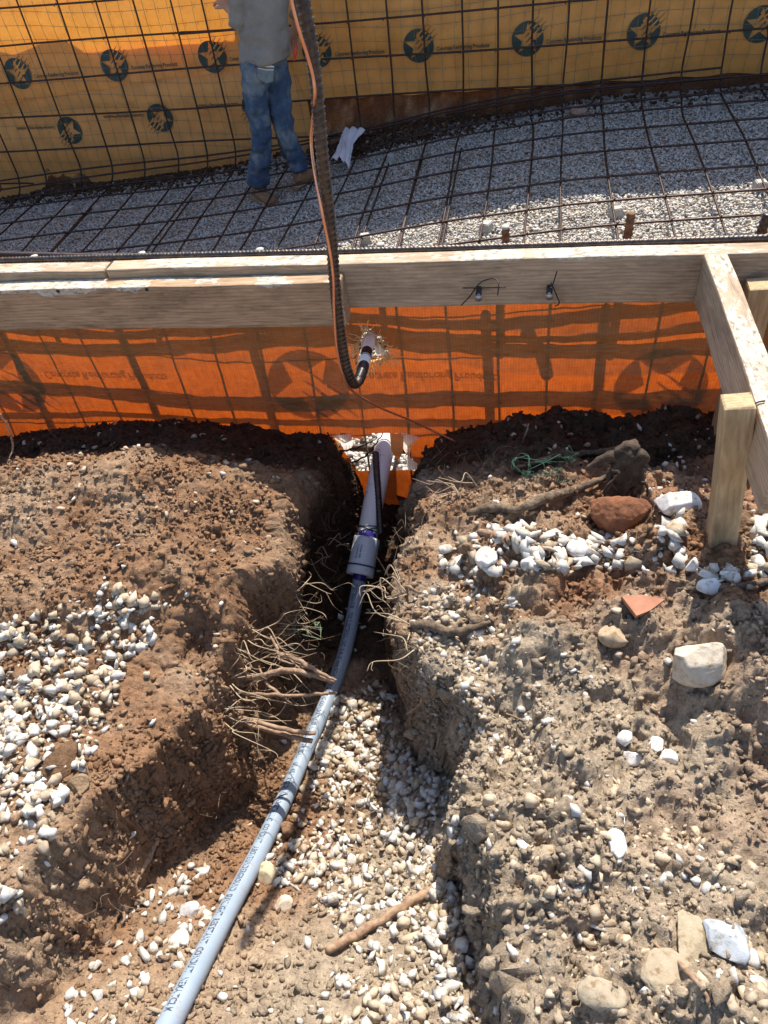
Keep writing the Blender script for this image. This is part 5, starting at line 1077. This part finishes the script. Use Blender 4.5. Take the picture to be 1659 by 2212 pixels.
def boot(a, f, d, lift=0):
    d = np.array(d); d /= np.linalg.norm(d); skin('boot', [[(a+[0, 0, .02], (.055, .055)), (a-[0, 0, .04], (.05, .055)), (f+[0, 0, .045+lift]-d*.03, (.05, .045)), (f+d*.06+[0, 0, .045], (.048, .038)), (f+d*.13+[0, 0, .04], (.048, .034)), (f+d*.17+[0, 0, .035], (.035, .026))]], BOOT, per)
    b = MB(); P = [f-d*.075+[0, 0, .010+lift], f+d*.0+[0, 0, .010+lift*.5], f+d*.08+[0, 0, .010], f+d*.175+[0, 0, .012]]; V = tube_data(spline(P, 5), [.038, .036, .045, .03], 14); Vv = V[0].copy(); 
    b.add(np.stack([Vv[:, 0], Vv[:, 1], np.interp(Vv[:, 2]-P[0][2], [-.05, .05], [-.010, .012])+P[0][2]], 1), fac(V[1], V[2])); link('boot_sole', b.mesh(True, 'sole', per), simple('boot sole', (.3, .2, .11), (.42, .3, .18), 40, .8, .2, .002), per)
boot(aL, FL+[0, .02, 0], (.5, -.45, 0)); boot(aR, FR, (.35, .6, 0), .02)
HAIR = simple('dark hair', (.015, .01, .008), (.04, .028, .02), 120, .7, .6, .004)
skin('hair', [[(hd+[.01, -.02, -.03], (.080, .085)), (hd+[.005, -.015, .03], (.086, .098)), (hd+[0, -.01, .075], (.074, .086)), (hd+[0, 0, .11], (.04, .05))]], HAIR, per)
b = MB(); fc = hd+fwd*.088
for sgn in (-1, 1): e = fc+lat*.03*sgn+[0, 0, .0]-fwd*.004; b.tube([e-fwd*.008, e+fwd*.002], .009, 10)
link('eye', b.mesh(True, 'eye', per), WHITE, per)
b = MB(); b.tube([fc+[0, 0, .01]-fwd*.01, fc+fwd*.018-[0, 0, .025], fc-[0, 0, .035]-fwd*.004], [.007, .012, .009], 8, sp=4); b.tube([fc-lat*.022-[0, 0, .06]-fwd*.012, fc-[0, 0, .058]-fwd*.004, fc+lat*.022-[0, 0, .06]-fwd*.012], .005, 6, sp=4)
for sgn in (-1, 1): e = hd+lat*.080*sgn-[0, 0, .005]; b.tube([e+[0, 0, .025], e+lat*.012*sgn, e-[0, 0, .03]], [.008, .012, .007], 8, sp=4)
link('face', b.mesh(True, 'face', per), SKINM, per)
# back pocket with white edging, red rag hanging at the side
b = MB(); pk = [onY(x, y, 4.872) for x, y in ((557, 137), (592, 142), (590, 176), (574, 180), (556, 168))]; b.add(pk, [(0, 1, 2, 3, 4)]); pock = link('back_pocket', b.mesh(False, 'p', per), simple('pocket denim', (.12, .17, .2), (.2, .25, .27), 40, .9, .2, .003), per)
b = MB(); b.tube([onY(557, 139, 4.866), onY(575, 143, 4.866), onY(592, 144, 4.866)], .0035, 6); b.tube([onY(557, 147, 4.866), onY(575, 151, 4.866), onY(591, 151, 4.866)], .0025, 6); link('pocket_edging', b.mesh(True, 'p', per), WHITE, per)
b = MB(); b.tube([onY(640, 95, 4.93), onY(638, 115, 4.92), onY(635, 133, 4.92)], [.006, .012, .002], 8, sp=4); link('red_rag', b.mesh(True, 'p', per), simple('red cloth', (.45, .03, .02), (.6, .08, .05), 30, .8, 0), per)

# far form board along the top of the far wall, above the picture; it casts the shade on the pit floor
beam('form_board', (-7, 5.58, 1.33), (5.4, 5.58, 1.33), .05, .09, WOOD_GREY, 'form board along the top of the far wall', 'form board')
